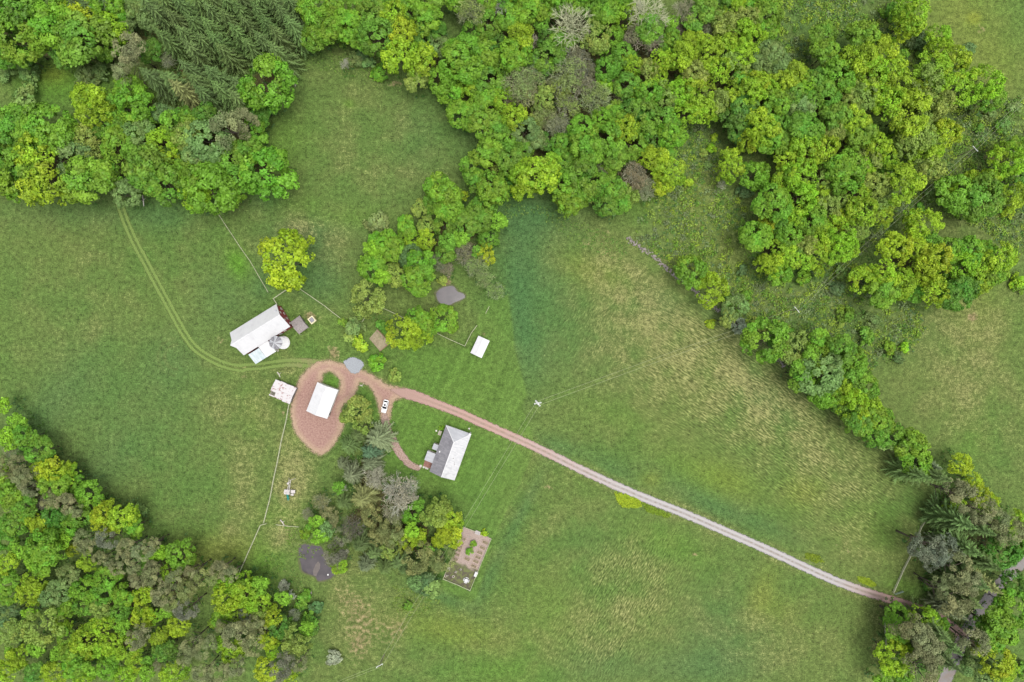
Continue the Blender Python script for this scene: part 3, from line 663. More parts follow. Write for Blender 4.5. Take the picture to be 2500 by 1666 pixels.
HUE = {'B': ((.140, .275, .024), 'bright green'), 'M': ((.120, .245, .026), 'mid green'), 'D': ((.090, .200, .026), 'dark green'), 'Y': ((.215, .350, .022), 'yellow-green'),
       'G': ((.270, .370, .022), 'golden lime'), 'P': ((.150, .235, .066), 'pale grey-green'), 'O': ((.205, .285, .055), 'olive'), 'K': ((.095, .170, .055), 'bluish green'), 'W': ((.25, .31, .20), 'whitish')}
SPR = ((.078, .118, .034), 'olive-green'); PIN = ((.150, .168, .076), 'grey-brown'); TWG = ((.235, .232, .160), 'grey')
TREES = """
@ top left corner wood
* 0 0 2.8
60 60 140 M,90 260 150 B,300 20 110 B,330 180 150 B,560 270 175 M,450 330 110 D,600 90 110 G,720 60 110 B,740 190 110 Y,720 310 90 M,170 30 90 D,480 20 80 Y,850 170 75 P,900 80 75 P,1010 110 85 P,400 60 80 Y
860 310 95 N,850 480 80 N,-90 120 140 B,-60 330 120 M,160 380 70 M,810 60 70 M
@ upper left spruce stand
1060 200 92 S,1200 175 92 S,1250 275 90 S,1130 60 88 S,1260 90 88 S,1380 120 90 S,1330 225 88 S,1420 215 90 S,1480 300 84 S,1500 60 92 S,1570 165 90 S,1640 110 88 S,1720 20 92 S,1740 215 92 S,1850 180 96 S,1780 110 88 S,1890 30 96 S,1950 110 96 S,1660 260 86 S,1390 15 88 S,1600 15 90 S,1840 290 98 S
960 470 100 S,1090 490 92 S,1160 550 90 SY,1290 510 94 S,1400 450 90 S,1330 590 92 S,1450 560 96 S,1570 525 88 S,1570 625 98 S,1220 410 80 S
1800 560 165 B,1780 720 85 D,1010 340 75 D,1130 410 50 T
420 -50 92 S,530 -10 92 S,640 -60 92 S,1000 20 92 S,930 -50 92 S,1060 -60 92 S,1170 -40 92 S,1290 -60 92 S,1400 -60 92 S,1500 -50 92 S,1610 -60 92 S,1720 -70 92 S,1830 -50 92 S,1940 -40 92 S,1010 60 92 S,
@ small upper left clearing
55 505 65 HP,195 440 72 HP,205 530 78 HP,190 660 108 HP,565 505 85 HP,710 495 78 HP
@ wood above left field
590 680 110 Y,640 760 110 Y,720 690 80 M,870 610 105 B,900 720 115 B,690 850 85 M,1110 780 78 K,820 790 65 D,960 830 80 M,1560 880 108 N,1650 830 85 N,1720 900 85 B,1680 1010 90 M,1740 810 75 M,1400 800 95 D,1260 810 85 M
60 860 135 M,290 860 150 B,60 1050 145 M,250 1040 140 Y,120 1200 145 B,300 1260 155 Y,430 930 105 B,590 950 95 O,480 1100 125 P,620 1060 90 O,560 1230 155 B,690 1190 105 M,800 980 120 B,930 920 105 P,840 870 75 M,990 1130 145 M,1110 1260 125 M,840 1320 98 P,1110 1000 105 Y,1200 860 115 B,1290 930 110 O,1400 940 145 P,1340 1070 105 P,1550 1060 110 M,1270 1180 105 B,1400 1280 165 B,1560 1320 95 B,1620 1210 105 M,1800 1170 172 B,1170 1090 85 D,1480 1190 95 M,1310 1330 95 Y,930 1250 75 M,-80 980 140 B,-70 1180 130 M
@ round meadow's upper edge
* 740 0 3.2
60 60 115 B,140 180 125 B,70 270 95 M,210 240 90 B,340 180 115 B,390 270 85 B,240 40 95 B,430 40 85 M,530 110 125 M,570 270 145 M,650 30 95 M,720 110 115 Y,780 250 115 G,760 420 145 Y,920 480 125 Y,890 610 95 O,820 40 95 M,960 140 115 B,1030 230 80 D,930 250 90 D,1050 350 78 P,1240 440 165 B,1080 600 112 B,1150 710 95 B,1270 660 90 Y,500 370 70 M
300 330 62 HM,390 470 70 HP,450 420 60 HK,520 500 58 HP,610 570 72 HM,640 490 60 HD,320 490 45 TW
560 -50 110 M,690 -60 110 B,900 -50 110 B,1040 -60 110 M,1180 -40 110 B
@ top centre wood
* 1140 0 3.2
150 -60 120 B,330 -50 100 M,700 -60 110 B,860 -40 110 B,1060 -60 110 M,1200 -50 110 B,420 -40 90 Y
50 50 130 TO,250 40 95 TW,160 170 95 M,330 140 95 B,40 240 75 M,130 400 115 B,40 450 120 M,240 350 85 D,400 290 115 Y,380 430 125 B,280 480 85 M,460 220 65 O,510 310 62 TW,490 90 115 B,590 60 95 B,600 180 65 D,790 170 175 TW,650 300 85 D,740 320 95 B,640 440 115 M,550 520 90 K,830 320 65 M,990 280 115 O,1090 80 115 B,1230 100 95 Y,1150 270 75 B,1000 190 70 D,1310 30 95 TW,1320 270 95 T,1230 420 95 M,1100 520 95 M,1150 600 62 T,1060 390 65 M
400 640 132 TO,520 610 105 TO,470 740 112 TO,800 560 142 TO,900 640 115 T,880 450 105 T,1000 750 122 TO,740 680 95 O,780 830 105 TO,600 780 95 O,660 650 80 TO,360 750 75 T,700 500 70 M,950 540 70 T
180 620 105 M,150 740 95 B,280 770 85 Y,30 690 65 Y,1050 640 55 B,1110 690 52 B,1250 660 95 M,1200 760 55 T,150 810 40 TW,60 860 95 B,1290 500 85 Y,870 30 80 M,960 60 80 B,700 40 75 M
@ middle wood by meadow
* 1080 260 3.2
150 50 105 B,300 100 125 B,430 160 100 M,560 90 105 Y,650 190 100 P,730 270 85 P,500 260 95 B,340 360 115 B,250 470 95 B,540 400 115 M,250 575 85 M,400 630 125 B,450 500 60 O,720 540 165 Y,640 630 105 Y,840 490 95 Y,880 420 70 B,530 620 75 D,800 60 95 TO,900 130 95 T,840 260 75 D,950 290 90 M,1050 350 58 Y,960 420 85 M,1110 180 120 B,1130 310 130 M,340 210 50 T,440 340 70 D,640 330 75 M
1100 560 135 M,960 620 125 B,1010 730 115 B,1180 600 110 M,740 110 70 O
@ middle wood's right side
* 1440 200 3.2
80 110 90 T,150 50 60 B,230 130 62 T,290 50 95 M,370 100 75 Y,470 90 105 B,600 110 105 O,740 80 120 Y,870 110 130 Y,1000 150 110 O,750 240 115 Y,900 240 105 Y,430 250 115 M,320 230 95 D,560 330 125 M,640 390 115 B,520 450 95 D,100 290 95 B,200 240 85 B,280 370 110 Y,120 440 135 B,330 480 115 B,200 560 105 M,170 640 80 B,310 600 70 TO,90 700 72 T,500 620 115 Y,630 690 120 Y,580 800 85 G,600 560 80 M,340 740 115 T,430 830 95 T,60 770 95 B,200 840 105 M,300 880 85 O,240 940 90 M,130 950 90 M,60 880 70 O,160 1010 65 K,230 870 50 TO
@ open scrub clearing
1105 650 112 Y,1300 720 112 B,1240 840 75 HK,1040 810 42 TW,960 530 45 HY,880 560 38 HO,980 430 38 HY,760 780 45 HY,930 660 40 HP
@ top right wood
* 1540 0 3.2
150 60 155 TW,430 90 105 T,160 190 115 M,340 160 65 M,360 230 62 T,570 100 115 M,690 60 75 D,600 240 72 T,480 200 75 D,80 300 115 T,180 340 92 T,330 310 85 B,260 340 65 D,230 470 95 Y,390 430 115 Y,490 330 95 Y,620 390 115 Y,740 340 95 Y,740 180 105 O,800 90 85 Y,920 140 95 O,850 260 115 Y,960 280 95 Y,900 420 115 Y,820 510 105 O,1080 100 105 B,1080 210 85 B,980 40 65 T,1100 450 125 P,500 570 105 O,690 550 115 Y,150 550 85 O,40 520 75 Y,230 620 75 Y,890 610 95 M,440 650 80 Y
700 -40 100 M,840 -50 90 Y,960 -50 90 B,1090 -50 100 M,580 -50 90 B
@ yellow-green right wood
* 1660 0 2.8
990 230 85 M,1010 350 95 B,1260 250 112 B,1240 400 112 Y,1370 350 105 Y,1100 510 112 B,1210 460 90 Y,1320 500 112 Y,1450 480 100 Y,1370 560 80 O,1160 590 85 O,1290 640 105 O,1500 570 95 Y,1440 700 115 Y,1590 760 135 Y,1620 650 90 Y,930 560 92 M,990 640 105 M,1070 620 50 O,700 540 90 Y,600 520 80 O,1690 790 70 O,1760 770 55 O
440 640 115 Y,420 760 112 D,510 590 105 Y,600 640 100 Y,660 720 105 B,770 500 100 Y,840 560 85 Y,790 650 92 M,840 720 90 P,880 570 72 M,560 880 125 Y,490 950 90 G,690 860 90 M,860 870 115 M,800 790 80 P,620 970 105 B,420 880 85 D,720 960 85 M
1150 730 85 O,1080 800 105 M,1200 830 105 Y,1250 900 100 B,1070 900 90 O,1340 990 95 Y,1290 1100 85 O,1160 1040 55 M,1430 1080 70 Y,870 1030 112 Y,760 1070 95 Y,1000 1020 105 Y,830 1180 112 Y,720 1220 80 Y,950 1220 90 O,1130 1180 130 B,1250 1140 80 Y,1350 1260 95 O,1530 1250 122 Y,1210 1330 85 Y,1080 1360 80 O,1450 1180 75 B
650 1390 122 B,830 1370 112 Y,940 1340 85 Y,1010 1430 90 O,910 1500 105 B,790 1530 80 Y,600 1540 62 G,1100 1510 72 G,1260 1450 112 Y,1350 1390 70 O,1390 1480 72 Y,700 1510 80 D
@ top right field edge
1600 100 112 Y,1570 190 80 G,1770 240 72 Y,1780 320 72 Y,1890 390 85 Y,1740 470 112 Y,1690 570 112 O,1890 610 112 Y,1790 690 95 O,2080 560 112 Y,2130 660 85 B,2010 600 70 O,1550 20 80 Y,1440 60 70 HM,1620 270 75 HK,1680 330 60 HD,1980 340 55 HK,1930 430 60 Y,1530 380 60 HM,1430 280 50 HY
@ power line scrub strip
1630 940 125 O,1740 980 85 Y,1830 920 100 G,1690 1030 105 Y,1700 1140 95 O,1480 960 52 Y,2250 1090 112 Y,2190 1010 62 O,1920 1310 125 B,2090 1340 132 M,2120 1240 80 Y,2290 1330 95 Y,1680 1520 112 Y,2310 1210 75 D,2000 1240 70 Y,1840 1270 70 Y,2330 1000 70 B,1570 880 70 O
1960 730 55 HP,2110 790 50 HP,2240 850 60 HP,2300 740 50 HP,2250 1460 45 HY,1720 1320 48 HP,1640 1430 40 HM,2180 880 45 HM,2040 880 40 HD
@ right wood's lower end
* 1660 550 2.8
520 80 105 B,600 15 55 G,680 160 75 Y,620 280 85 Y,700 310 85 B,750 230 85 Y,770 60 95 B,880 120 85 O,950 50 95 Y,1100 50 112 Y,1210 50 80 O,1080 160 95 Y,930 200 85 Y,860 260 65 B,950 320 42 Y,1160 150 72 Y,820 160 70 M
@ old stone wall line
80 310 102 B,230 450 102 Y,390 560 82 P,330 630 62 O,400 690 55 HW,340 510 62 HM,540 670 62 HO,220 680 40 HY,450 490 45 HM
@ clump by right field
1480 160 105 G,1600 160 85 G,1390 330 112 Y,1280 370 95 Y,1750 240 112 G,1680 300 90 Y,1400 440 105 B,1530 400 95 Y,1740 460 105 Y,1720 100 65 D,1700 20 112 Y,1860 170 95 B,1990 180 105 B,1930 280 100 Y,2060 280 95 Y,1920 460 112 D,2000 420 80 B,2200 220 105 Y,2160 330 85 B,2060 410 72 Y,1870 390 62 Y,1620 470 70 M,1850 320 75 M,2100 180 70 B,2330 380 60 HY,2330 430 50 HM
@ hedge between right fields
600 790 115 B,770 820 92 O,690 750 70 M,930 910 95 B,880 980 75 M,980 1020 122 P,830 1020 92 M,1100 870 95 M,1190 930 85 B,1230 1010 75 B,1070 960 70 M,1000 1140 92 B,1110 1130 82 Y,1190 1070 82 M,1270 1110 82 B,1200 1230 92 Y,1130 1220 70 M,1290 1240 80 Y,1240 1340 92 M,1330 1320 92 B,1400 1350 72 B,1350 1440 72 M,1440 1430 82 M,1410 1500 60 P,1600 1510 92 B,940 790 72 B,1500 1500 55 T
1130 610 62 HM,1430 850 52 HB,1090 440 62 HK,1270 770 72 HM,1540 830 42 HY,1310 660 60 HP,1100 680 30 HO,1090 330 50 HP,420 310 45 HK,830 360 60 HB,1500 900 45 HK
@ conifers by lower road
* 1660 1106 2.8
1530 40 52 HP,1640 80 92 B,1720 180 92 S,1850 190 100 S,1790 110 70 SG,1930 90 72 G,2010 190 62 G,2060 275 62 G,2120 345 62 G,1890 370 62 Y,1870 265 82 N,1970 310 85 N,2070 400 85 N,2170 470 82 N,2270 550 92 N,2290 450 72 Y,2010 510 120 S,2150 560 100 S,1910 520 70 S,1700 640 95 NK,1800 670 92 NK,1740 740 70 NK,2060 700 112 S,2190 800 120 S,1950 700 80 SG,1900 800 95 N,1990 890 85 N,1880 1000 105 N,1790 930 72 N,2110 930 120 S,2060 1060 110 S,2200 960 90 SY,1690 890 52 HD,2230 690 112 D,2300 640 80 M,2300 900 85 D,2200 1220 130 B,2310 1070 112 B,2070 1190 65 D,1960 1140 80 SG
@ lower right corner wood
1500 1130 82 B,1670 1130 82 Y,1770 1190 72 B,1480 1260 82 B,1570 1190 90 N,1640 1280 100 N,1730 1360 90 N,1850 1290 105 S,1930 1380 100 S,2020 1310 90 N,1480 1410 108 G,1600 1390 65 B,1530 1500 85 B,1660 1490 105 N,1790 1490 100 S,1930 1500 95 S,2150 1420 120 G,2240 1480 80 Y,2060 1500 90 P,1700 1420 70 D,2120 1310 70 M,1400 1550 60 M,2340 1500 60 HM
@ lower left wood's tip
* 0 960 4.356
30 160 95 B,150 330 95 M,60 420 95 B,250 470 122 M,90 540 95 B,390 620 132 M,90 620 72 T,160 745 80 N,20 745 60 N,60 800 52 Y,40 855 62 N,250 900 112 N,310 1000 92 N,120 900 62 N,560 810 150 G,420 810 112 Y,690 880 122 Y,560 990 150 B,730 950 112 B,920 1080 132 B,60 1070 155 B,240 1200 132 M,500 1130 92 N,430 1170 72 T,680 1170 100 N,770 1240 85 N,830 1310 105 M,1030 1170 72 M,310 1330 105 Y,430 1430 112 Y,120 1390 132 M,560 1300 122 D,1110 1290 132 G,1280 1330 152 Y,1080 1420 100 G,1410 1430 112 B,1460 1280 92 HP,720 1450 105 B,520 1520 112 B
@ lower left wood
* 0 1306 4.356
450 150 185 B,340 290 100 B,430 330 112 B,700 60 95 B,200 150 95 M,50 60 112 M,60 310 122 Y,60 500 112 B,110 650 105 B,760 170 62 G,920 290 95 Y,870 60 92 N,940 140 92 N,1140 50 100 NK,1050 250 72 N,1160 290 62 N,1330 140 92 N,1500 180 102 N,1590 110 80 N,1300 240 72 N,1220 360 62 N,1350 360 92 N,1640 200 95 B,1560 290 85 D,1900 220 152 B,1800 400 105 Y,1600 350 72 N,1620 450 105 N,1450 480 85 N,1680 570 92 N,1880 480 105 N,1740 660 105 N,1830 710 100 NO,2000 600 112 NO,1980 800 105 NK,1500 500 60 N
330 520 112 Y,290 640 122 Y,700 460 112 P,560 650 132 P,880 560 112 B,770 610 85 M,960 670 80 M,1120 480 122 B,1100 640 112 M,1300 650 112 B,1510 640 105 G,1490 790 82 Y,880 740 112 M,650 790 105 B,1080 790 112 O,1250 830 105 M,430 970 180 O,300 830 85 B,650 980 92 Y,60 860 112 K,90 1060 132 O,1080 980 122 Y,1500 900 105 G,1620 870 85 Y,1730 830 75 M,1890 970 112 G,1300 1010 85 M,1450 1080 112 N,1680 1100 95 Y,900 1120 152 Y,690 1080 112 B,1160 1160 112 Y,1380 1240 132 Y,740 1260 122 B,900 1290 82 Y,620 1280 82 M,360 1210 92 M,200 1300 112 Y,1740 1250 112 D,1440 1380 82 G,780 1430 132 B,950 1420 85 M,1120 1440 122 B,1300 1510 112 Y,1690 1390 62 N,1840 1470 132 Y,1950 1300 92 N,2020 1160 102 N,70 1450 132 Y,340 1490 112 D,560 1490 122 Y,900 1540 105 Y,1050 1240 90 B,1580 1480 90 M,1220 1320 80 M,110 1230 80 M,1550 1330 70 D
@ lower left wood's end
* 400 1306 4.356
440 480 105 NO,580 380 92 N,690 430 90 N,310 400 90 N,620 530 112 Y,840 480 85 Y,640 690 142 Y,860 630 142 Y,770 800 122 Y,990 720 122 Y,1010 570 100 M,1010 860 105 O,1160 880 112 G,1250 660 92 M,1290 550 65 HW,1370 640 52 HW,580 900 105 B,650 1000 95 N,750 1090 132 N,890 950 92 N,1000 1000 82 N,1230 980 112 D,1110 1130 100 G,1400 1130 142 O,1510 1030 85 M,570 1180 82 B,710 1240 130 Y,830 1180 82 B,950 1190 112 N,730 1400 102 N,560 1480 112 N,300 1120 105 N,450 1220 112 N,1150 1240 82 Y,1240 1400 122 NK,1430 1380 80 N,1060 1450 112 G,1340 1530 92 G,1600 760 80 HK,1560 880 112 HM,1450 730 100 HM,1590 1000 80 HD,1380 870 62 T,1500 650 70 HM,850 850 60 NK,400 1480 85 N
@ lower meadow
1780 1300 92 HW
@ grove beside house lawn
* 700 920 4.356
750 370 150 O,640 420 80 O,930 690 200 SG,720 640 130 S,800 520 90 O,850 830 150 SK,850 960 150 SG,640 1080 150 SG,610 760 130 S,550 1200 70 D,950 1090 122 TG,1210 1220 195 TG,770 1340 190 SY,610 1190 42 TW,560 1380 110 S,1420 1350 75 D,1130 1440 132 T,1330 1480 112 B,1580 1450 155 O,560 950 90 SG
@ grove by larger pond
* 700 1170 4.356
350 250 95 T,220 370 65 T,300 440 85 M,190 580 65 HB,330 620 95 M,430 560 90 K,430 420 105 N,720 510 145 TD,590 610 85 N,900 400 112 NO,960 540 112 NO,1080 500 112 NO,1140 620 122 NO,940 620 85 NO,1110 740 112 O,1330 400 112 B,1340 520 92 B,1290 650 105 G,1390 620 95 Y,1740 420 132 G,1740 600 132 G,1640 650 90 G,1390 830 152 NO,1640 850 132 NO,490 780 125 NK,550 930 85 Y,740 750 135 S,890 830 115 S,800 970 115 SG,1160 920 170 S,1230 1000 125 S,1010 1000 105 S,1580 990 105 SY,1470 1110 130 K,1550 1190 92 P,1380 1080 90 K,1500 740 62 D,1280 1340 62 HM,250 530 60 HM
@ wood above smaller pond
* 840 400 4.979
390 680 155 HP,930 530 112 O,1190 340 205 B,1250 530 170 B,1100 480 130 M,1460 390 55 G,1790 330 195 B,1700 510 155 M,1640 660 172 M,1480 720 155 M,1220 760 125 M,1010 740 112 O,750 770 125 B,810 910 105 Y,1000 920 125 Y,1240 930 112 D,1400 890 105 M,1760 900 122 M,1860 720 112 M,460 960 165 B,320 1010 112 B,570 1030 155 B,360 1260 165 B,440 1390 112 B,600 1350 142 O,820 1130 155 K,900 1230 175 B,900 1390 190 B,1230 1080 120 M,1490 1070 152 T,1140 1190 105 T,1250 1270 92 T,1640 1230 155 TO,1720 1100 122 G,1690 1400 112 TO,1850 1530 115 TO,1190 1400 70 HO,1600 1080 80 D
@ barn and yard surroundings
* 0 0 1
694 632 66 G,891 731 40 O,917 727 8 TW,866 806 26 HP,880 835 23 HY,858 828 20 HO,979 811 36 G,1020 828 30 Y,1020 777 27 B,1036 796 27 B,1083 781 32 B,927 884 25 HB,965 912 20 HO,935 800 18 HD,838 790 14 HM,1077 1045 7 HB
@ fenced garden
1153 1329 10 HB,1147 1347 10 HB,1185 1301 10 HY
"""
ALLT = []
def parse_trees():
    ox = oy = 0.0; sc_ = 1.0; zone = ''
    for ln in TREES.strip().splitlines():
        ln = ln.strip()
        if not ln: continue
        if ln[0] == '@': zone = ln[1:].strip(); continue
        if ln[0] == '*':
            ox, oy, sc_ = [float(q) for q in ln[1:].split()]; continue
        for it in ln.split(','):
            f = it.split()
            if len(f) < 4: continue
            x, y, r, k = ox + float(f[0]) / sc_, oy + float(f[1]) / sc_, float(f[2]) / sc_, f[3]
            if not (-90 < x < 2590 and -90 < y < 1756): continue
            ALLT.append([x, y, r, k, zone])
    # two tiles may list the same crown: keep the first
    keep = []
    for t in ALLT:
        if all(math.hypot(t[0] - u[0], t[1] - u[1]) > .42 * min(t[2], u[2]) + .12 * max(t[2], u[2]) for u in keep): keep.append(t)
    ALLT[:] = keep

def kind_of(k): return 'shrub' if k[0] == 'H' else {'S': 'spruce_tree', 'N': 'pine_tree', 'T': 'bare_tree', 'Y': 'feathery_tree', 'G': 'feathery_tree', 'O': 'feathery_tree'}.get(k[0], 'broadleaf_tree')
CAT = {'spruce_tree': 'spruce', 'pine_tree': 'pine', 'bare_tree': 'bare tree', 'feathery_tree': 'feathery tree', 'broadleaf_tree': 'leafy tree'}
def look_of(k):
    c, base = k[0], None
    if c == 'H': return HUE[k[1]][1] + ' shrub'
    if c == 'S': return {'S': 'olive-green spruce', 'SK': 'dark bluish spruce', 'SY': 'yellowish spruce', 'SG': 'grey-green spruce'}[k]
    if c == 'N': return {'N': 'grey-brown pine', 'NO': 'olive-brown pine', 'NK': 'grey-green pine'}[k]
    if c == 'T': return {'T': 'bare grey tree', 'TG': 'bare light grey tree', 'TW': 'bare whitish dead tree', 'TO': 'half bare olive tree', 'TD': 'bare dark brown tree'}[k]
    return HUE[c][1] + (' feathery tree' if c in 'YGO' else ' leafy tree')

def make_labels():
    """a label that singles each tree out: look, its turn among its like, and the wood it stands in"""
    zones = {}
    for i, t in enumerate(ALLT): zones.setdefault(t[4], []).append(i)
    lab = {}
    ords = ['first', 'second', 'third', 'fourth', 'fifth', 'sixth', 'seventh', 'eighth', 'ninth', 'tenth', 'eleventh', 'twelfth', 'thirteenth', 'fourteenth', 'fifteenth', 'sixteenth', 'seventeenth', 'eighteenth']
    for z, ids in zones.items():
        by = {}
        for i in ids: by.setdefault(look_of(ALLT[i][3]), []).append(i)
        at = ('along the ' if ('edge' in z or 'line' in z) else 'among the ' if ('conifers' in z or 'surroundings' in z) else 'in the ')
        for look, g in by.items():
            def emit(g, part, pre=''):
                g = sorted(g, key=lambda i: ALLT[i][0]); n = len(g)
                for k, i in enumerate(g):
                    if n == 1: p = ''
                    elif n == 2: p = ', ' + ('left', 'right')[k] + ' of two'
                    elif k == 0: p = ', leftmost of %d' % n
                    elif k == n - 1: p = ', rightmost of %d' % n
                    elif n == 3: p = ', middle of 3'
                    else: p = ', %s of %d from left' % (ords[min(k, 17)], n)
                    lab[i] = pre + look + p + ', ' + (part + ' ' + z if part else at + z)
            if len(g) == 1: emit(g, ''); continue
            big = sorted(g, key=lambda i: -ALLT[i][2]); pre = ''
            if len(g) > 2 and ALLT[big[0]][2] > 1.25 * ALLT[big[1]][2]:
                lab[big[0]] = 'largest ' + look + ' ' + at + z; g = [i for i in g if i != big[0]]; pre = 'smaller '
            if len(g) <= 5: emit(g, '', pre); continue
            ys = sorted(ALLT[i][1] for i in g); nb = 2 if len(g) <= 10 else 3
            cut = [ys[len(ys) * q // nb] for q in range(1, nb)]
            names = {2: ['upper', 'lower'], 3: ['upper', 'mid', 'lower']}[nb]
            for q in range(nb):
                lo = cut[q - 1] if q else -1e9; hi = cut[q] if q < nb - 1 else 1e9
                gg = [i for i in g if lo <= ALLT[i][1] < hi]
                if gg: emit(gg, names[q] + ' part,', pre)
    return lab

def make_trees():
    lab = make_labels(); rr = random.Random(3); count = {}
    order = sorted(range(len(ALLT)), key=lambda i: -ALLT[i][2]); merged = []
    for i in order:
        px, py, rp, k, zone = ALLT[i]; kind = kind_of(k); count[kind] = count.get(kind, 0) + 1
        low = any(q in zone for q in ('grove', 'clearing', 'yard', 'wall', 'smaller pond', 'strip'))
        j = lambda c, a=.10: tuple(max(.004, v * (1 + rr.uniform(-a, a))) for v in c)
        f = 1 + rr.uniform(-.05, .05)
        sz = 1.0
        if kind == 'shrub':
            r = rp * S * 1.05; x, y = P(px, py, r * .6); me = rr.choice(MESH['H']); c = tuple(v * 1.12 for v in HUE[k[1]][0])
            o = link('shrub', me, loc=(x, y, r * .35), rz=rr.uniform(0, 6.28)); o.scale = (r, r * rr.uniform(.85, 1.05), r * .85); o.color = (*j(tuple(v * f for v in c)), 1)
            tag(o, lab[i], 'shrub', 'shrubs, ' + zone); continue
        if kind in ('broadleaf_tree', 'feathery_tree') and count[kind] > 300: merged.append(i); continue
        if kind == 'spruce_tree':
            R = rp * S * 1.06; Hh = min(23, max(8, R * 4.4)); f = 1 + rr.uniform(-.2, .16); Hh *= .62 if low else 1.0; R *= .82 if low else 1.0; Rw = R / .2
            x, y = P(px, py, Hh * .97); rz = rr.uniform(0, 6.28)
            root = empty('spruce_tree', (x, y, 0), rz, lab[i], 'spruce', 'spruces, ' + zone)
            t = link('trunk', MESH['strunk'][0], root); t.scale = (Hh, Hh, Hh)
            cr = link('crown', rr.choice(MESH['S']), root); cr.scale = (Rw, Rw, Hh)
            c = {'S': SPR[0], 'SK': (.055, .095, .045), 'SY': (.135, .15, .05), 'SG': (.108, .132, .066)}[k]; cr.color = (*j(tuple(v * f for v in c), .05), 1); continue
        R = rp * S * (1.14 if 'hedge' in zone else 1.0); Hc = min(14.5, 2.6 + R * 1.6) if kind != 'pine_tree' else min(18, 6 + R * 2.2)
        if low: Hc = min(Hc, 1.2 + R * 1.35)
        x, y = P(px, py, Hc + .35 * R); R *= (CAMZ - Hc) / CAMZ; R *= 1.15; rz = rr.uniform(0, 6.28)
        root = empty(kind, (x, y, 0), rz, lab[i], CAT[kind], {'broadleaf_tree': 'leafy trees, ', 'feathery_tree': 'feathery trees, ', 'pine_tree': 'pines, ', 'bare_tree': 'bare trees, '}[kind] + zone)
        if kind == 'bare_tree':
            t = link('trunk', rr.choice(MESH['ttrunk']), root); t.scale = (Hc * .5, Hc * .5, max(.3, Hc - R * .55))
            cr = link('crown', rr.choice(MESH['T']), root, (0, 0, Hc)); cr.scale = (R, R, R * .95)
            c = {'T': TWG[0], 'TW': (.28, .29, .21), 'TG': (.29, .285, .225), 'TO': (.215, .235, .125), 'TD': (.10, .085, .075)}[k]; cr.color = (*j(c), 1)
            if k in ('TO', 'T', 'TG'):
                bu = link('young_leaves', MESH['bud'][0], root, (0, 0, Hc), rr.uniform(0, 6)); bu.scale = (R * .92, R * .92, R * .8); bu.color = (*j((.19, .25, .075) if k == 'TO' else (.25, .25, .19) if k == 'TG' else (.17, .18, .095)), 1)
            continue
        t = link('trunk', rr.choice(MESH['trunk']), root); t.scale = (Hc * .72, Hc * .72, Hc)
        pool = 'N' if kind == 'pine_tree' else ('Y' if kind == 'feathery_tree' else 'L')
        cr = link('crown', rr.choice(MESH[pool]), root, (0, 0, Hc)); cr.scale = (R, R * rr.uniform(.92, 1.06), R * rr.uniform(.85, 1.1))
        c = {'N': PIN[0], 'NO': (.138, .165, .056), 'NK': (.105, .118, .082)}[k] if kind == 'pine_tree' else HUE[k][0]
        cr.color = (*j(tuple(v * f for v in c), .06), 1)
    if merged:                                                  # past 300 of a kind: the smallest crowns as one mass
        parts = []
        base = MESH['H'][0]; n = len(base.vertices); co = np.empty(n * 3, np.float32); base.vertices.foreach_get('co', co); co = co.reshape(-1, 3)
        la = np.empty(n * 4, np.float32); base.attributes['leaf'].data.foreach_get('color', la); la = la.reshape(-1, 4); tint = []
        for i in merged:
            px, py, rp, k, zone = ALLT[i]; R = rp * S * 1.05; Hc = min(16, 3.2 + R * 1.75); x, y = P(px, py, Hc + .35 * R); a = rr.uniform(0, 6.28); q = co * R
            v = np.stack([q[:, 0] * math.cos(a) - q[:, 1] * math.sin(a) + x, q[:, 0] * math.sin(a) + q[:, 1] * math.cos(a) + y, q[:, 2] + Hc], 1)
            parts.append((v, np.arange(n).reshape(-1, 4), la)); tint.append(np.repeat(np.array([[*HUE[k][0], 1]]), n, 0))
        V, F, A = pack(parts)
        t = NT('small_crowns'); v = t.sep(t.attr('leaf').outputs['Color']); hs = t.n('ShaderNodeHueSaturation'); t.l(t.attr('tint').outputs['Color'], hs.inputs['Color']); t.l(t.math('MULTIPLY_ADD', v[0], .9, .55), hs.inputs['Value'])
        d = t.n('ShaderNodeBsdfDiffuse'); t.l(hs.outputs[0], d.inputs[0])
        tag(link('tree_canopy', mesh_np('tree_canopy', V, F, t.end(d.outputs[0]), attrs={'leaf': A, 'tint': np.concatenate(tint)})), kind='stuff')
    print('TREES', count, 'merged', len(merged))

def scatter(name, pts, size, hgt, cols, per=10, leaf=.16, label=None):
    """low leafy clumps as one mass of small leaf faces"""
    n = len(pts); pts = np.asarray(pts); sz = np.asarray(size)
    c = np.repeat(np.arange(n), per); q = rand_dir(n * per, -.1); C = np.zeros((n * per, 3)); C[:, :2] = pts[c, :2]
    C += q * sz[c][:, None] * RNG.uniform(.5, 1.0, n * per)[:, None] * np.array([1, 1, hgt]); C[:, 2] = np.abs(C[:, 2]) + .05
    N = q + RNG.normal(size=q.shape) * .6 + np.array([0, 0, .5]); N /= np.linalg.norm(N, axis=1)[:, None]
    w = leaf * RNG.uniform(.7, 1.5, n * per)
    cc = np.asarray(cols)[RNG.integers(0, len(cols), n)][c] * RNG.uniform(.75, 1.25, (n * per, 1)); A = np.concatenate([cc, np.ones((n * per, 1))], 1)
    V, F, A = quads(C, N, w, w * .8, A)
    if 'clump' not in M:
        t = NT('clump_leaves'); d = t.n('ShaderNodeBsdfDiffuse'); t.l(t.attr('tint').outputs['Color'], d.inputs[0]); M['clump'] = t.end(d.outputs[0])
    return tag(link(name, mesh_np(name, V, F, M['clump'], attrs={'tint': A})), kind='stuff')

def in_poly(pts, poly):
    X, Y = pts[:, 0], pts[:, 1]; return sd_poly(X, Y, poly) > 0

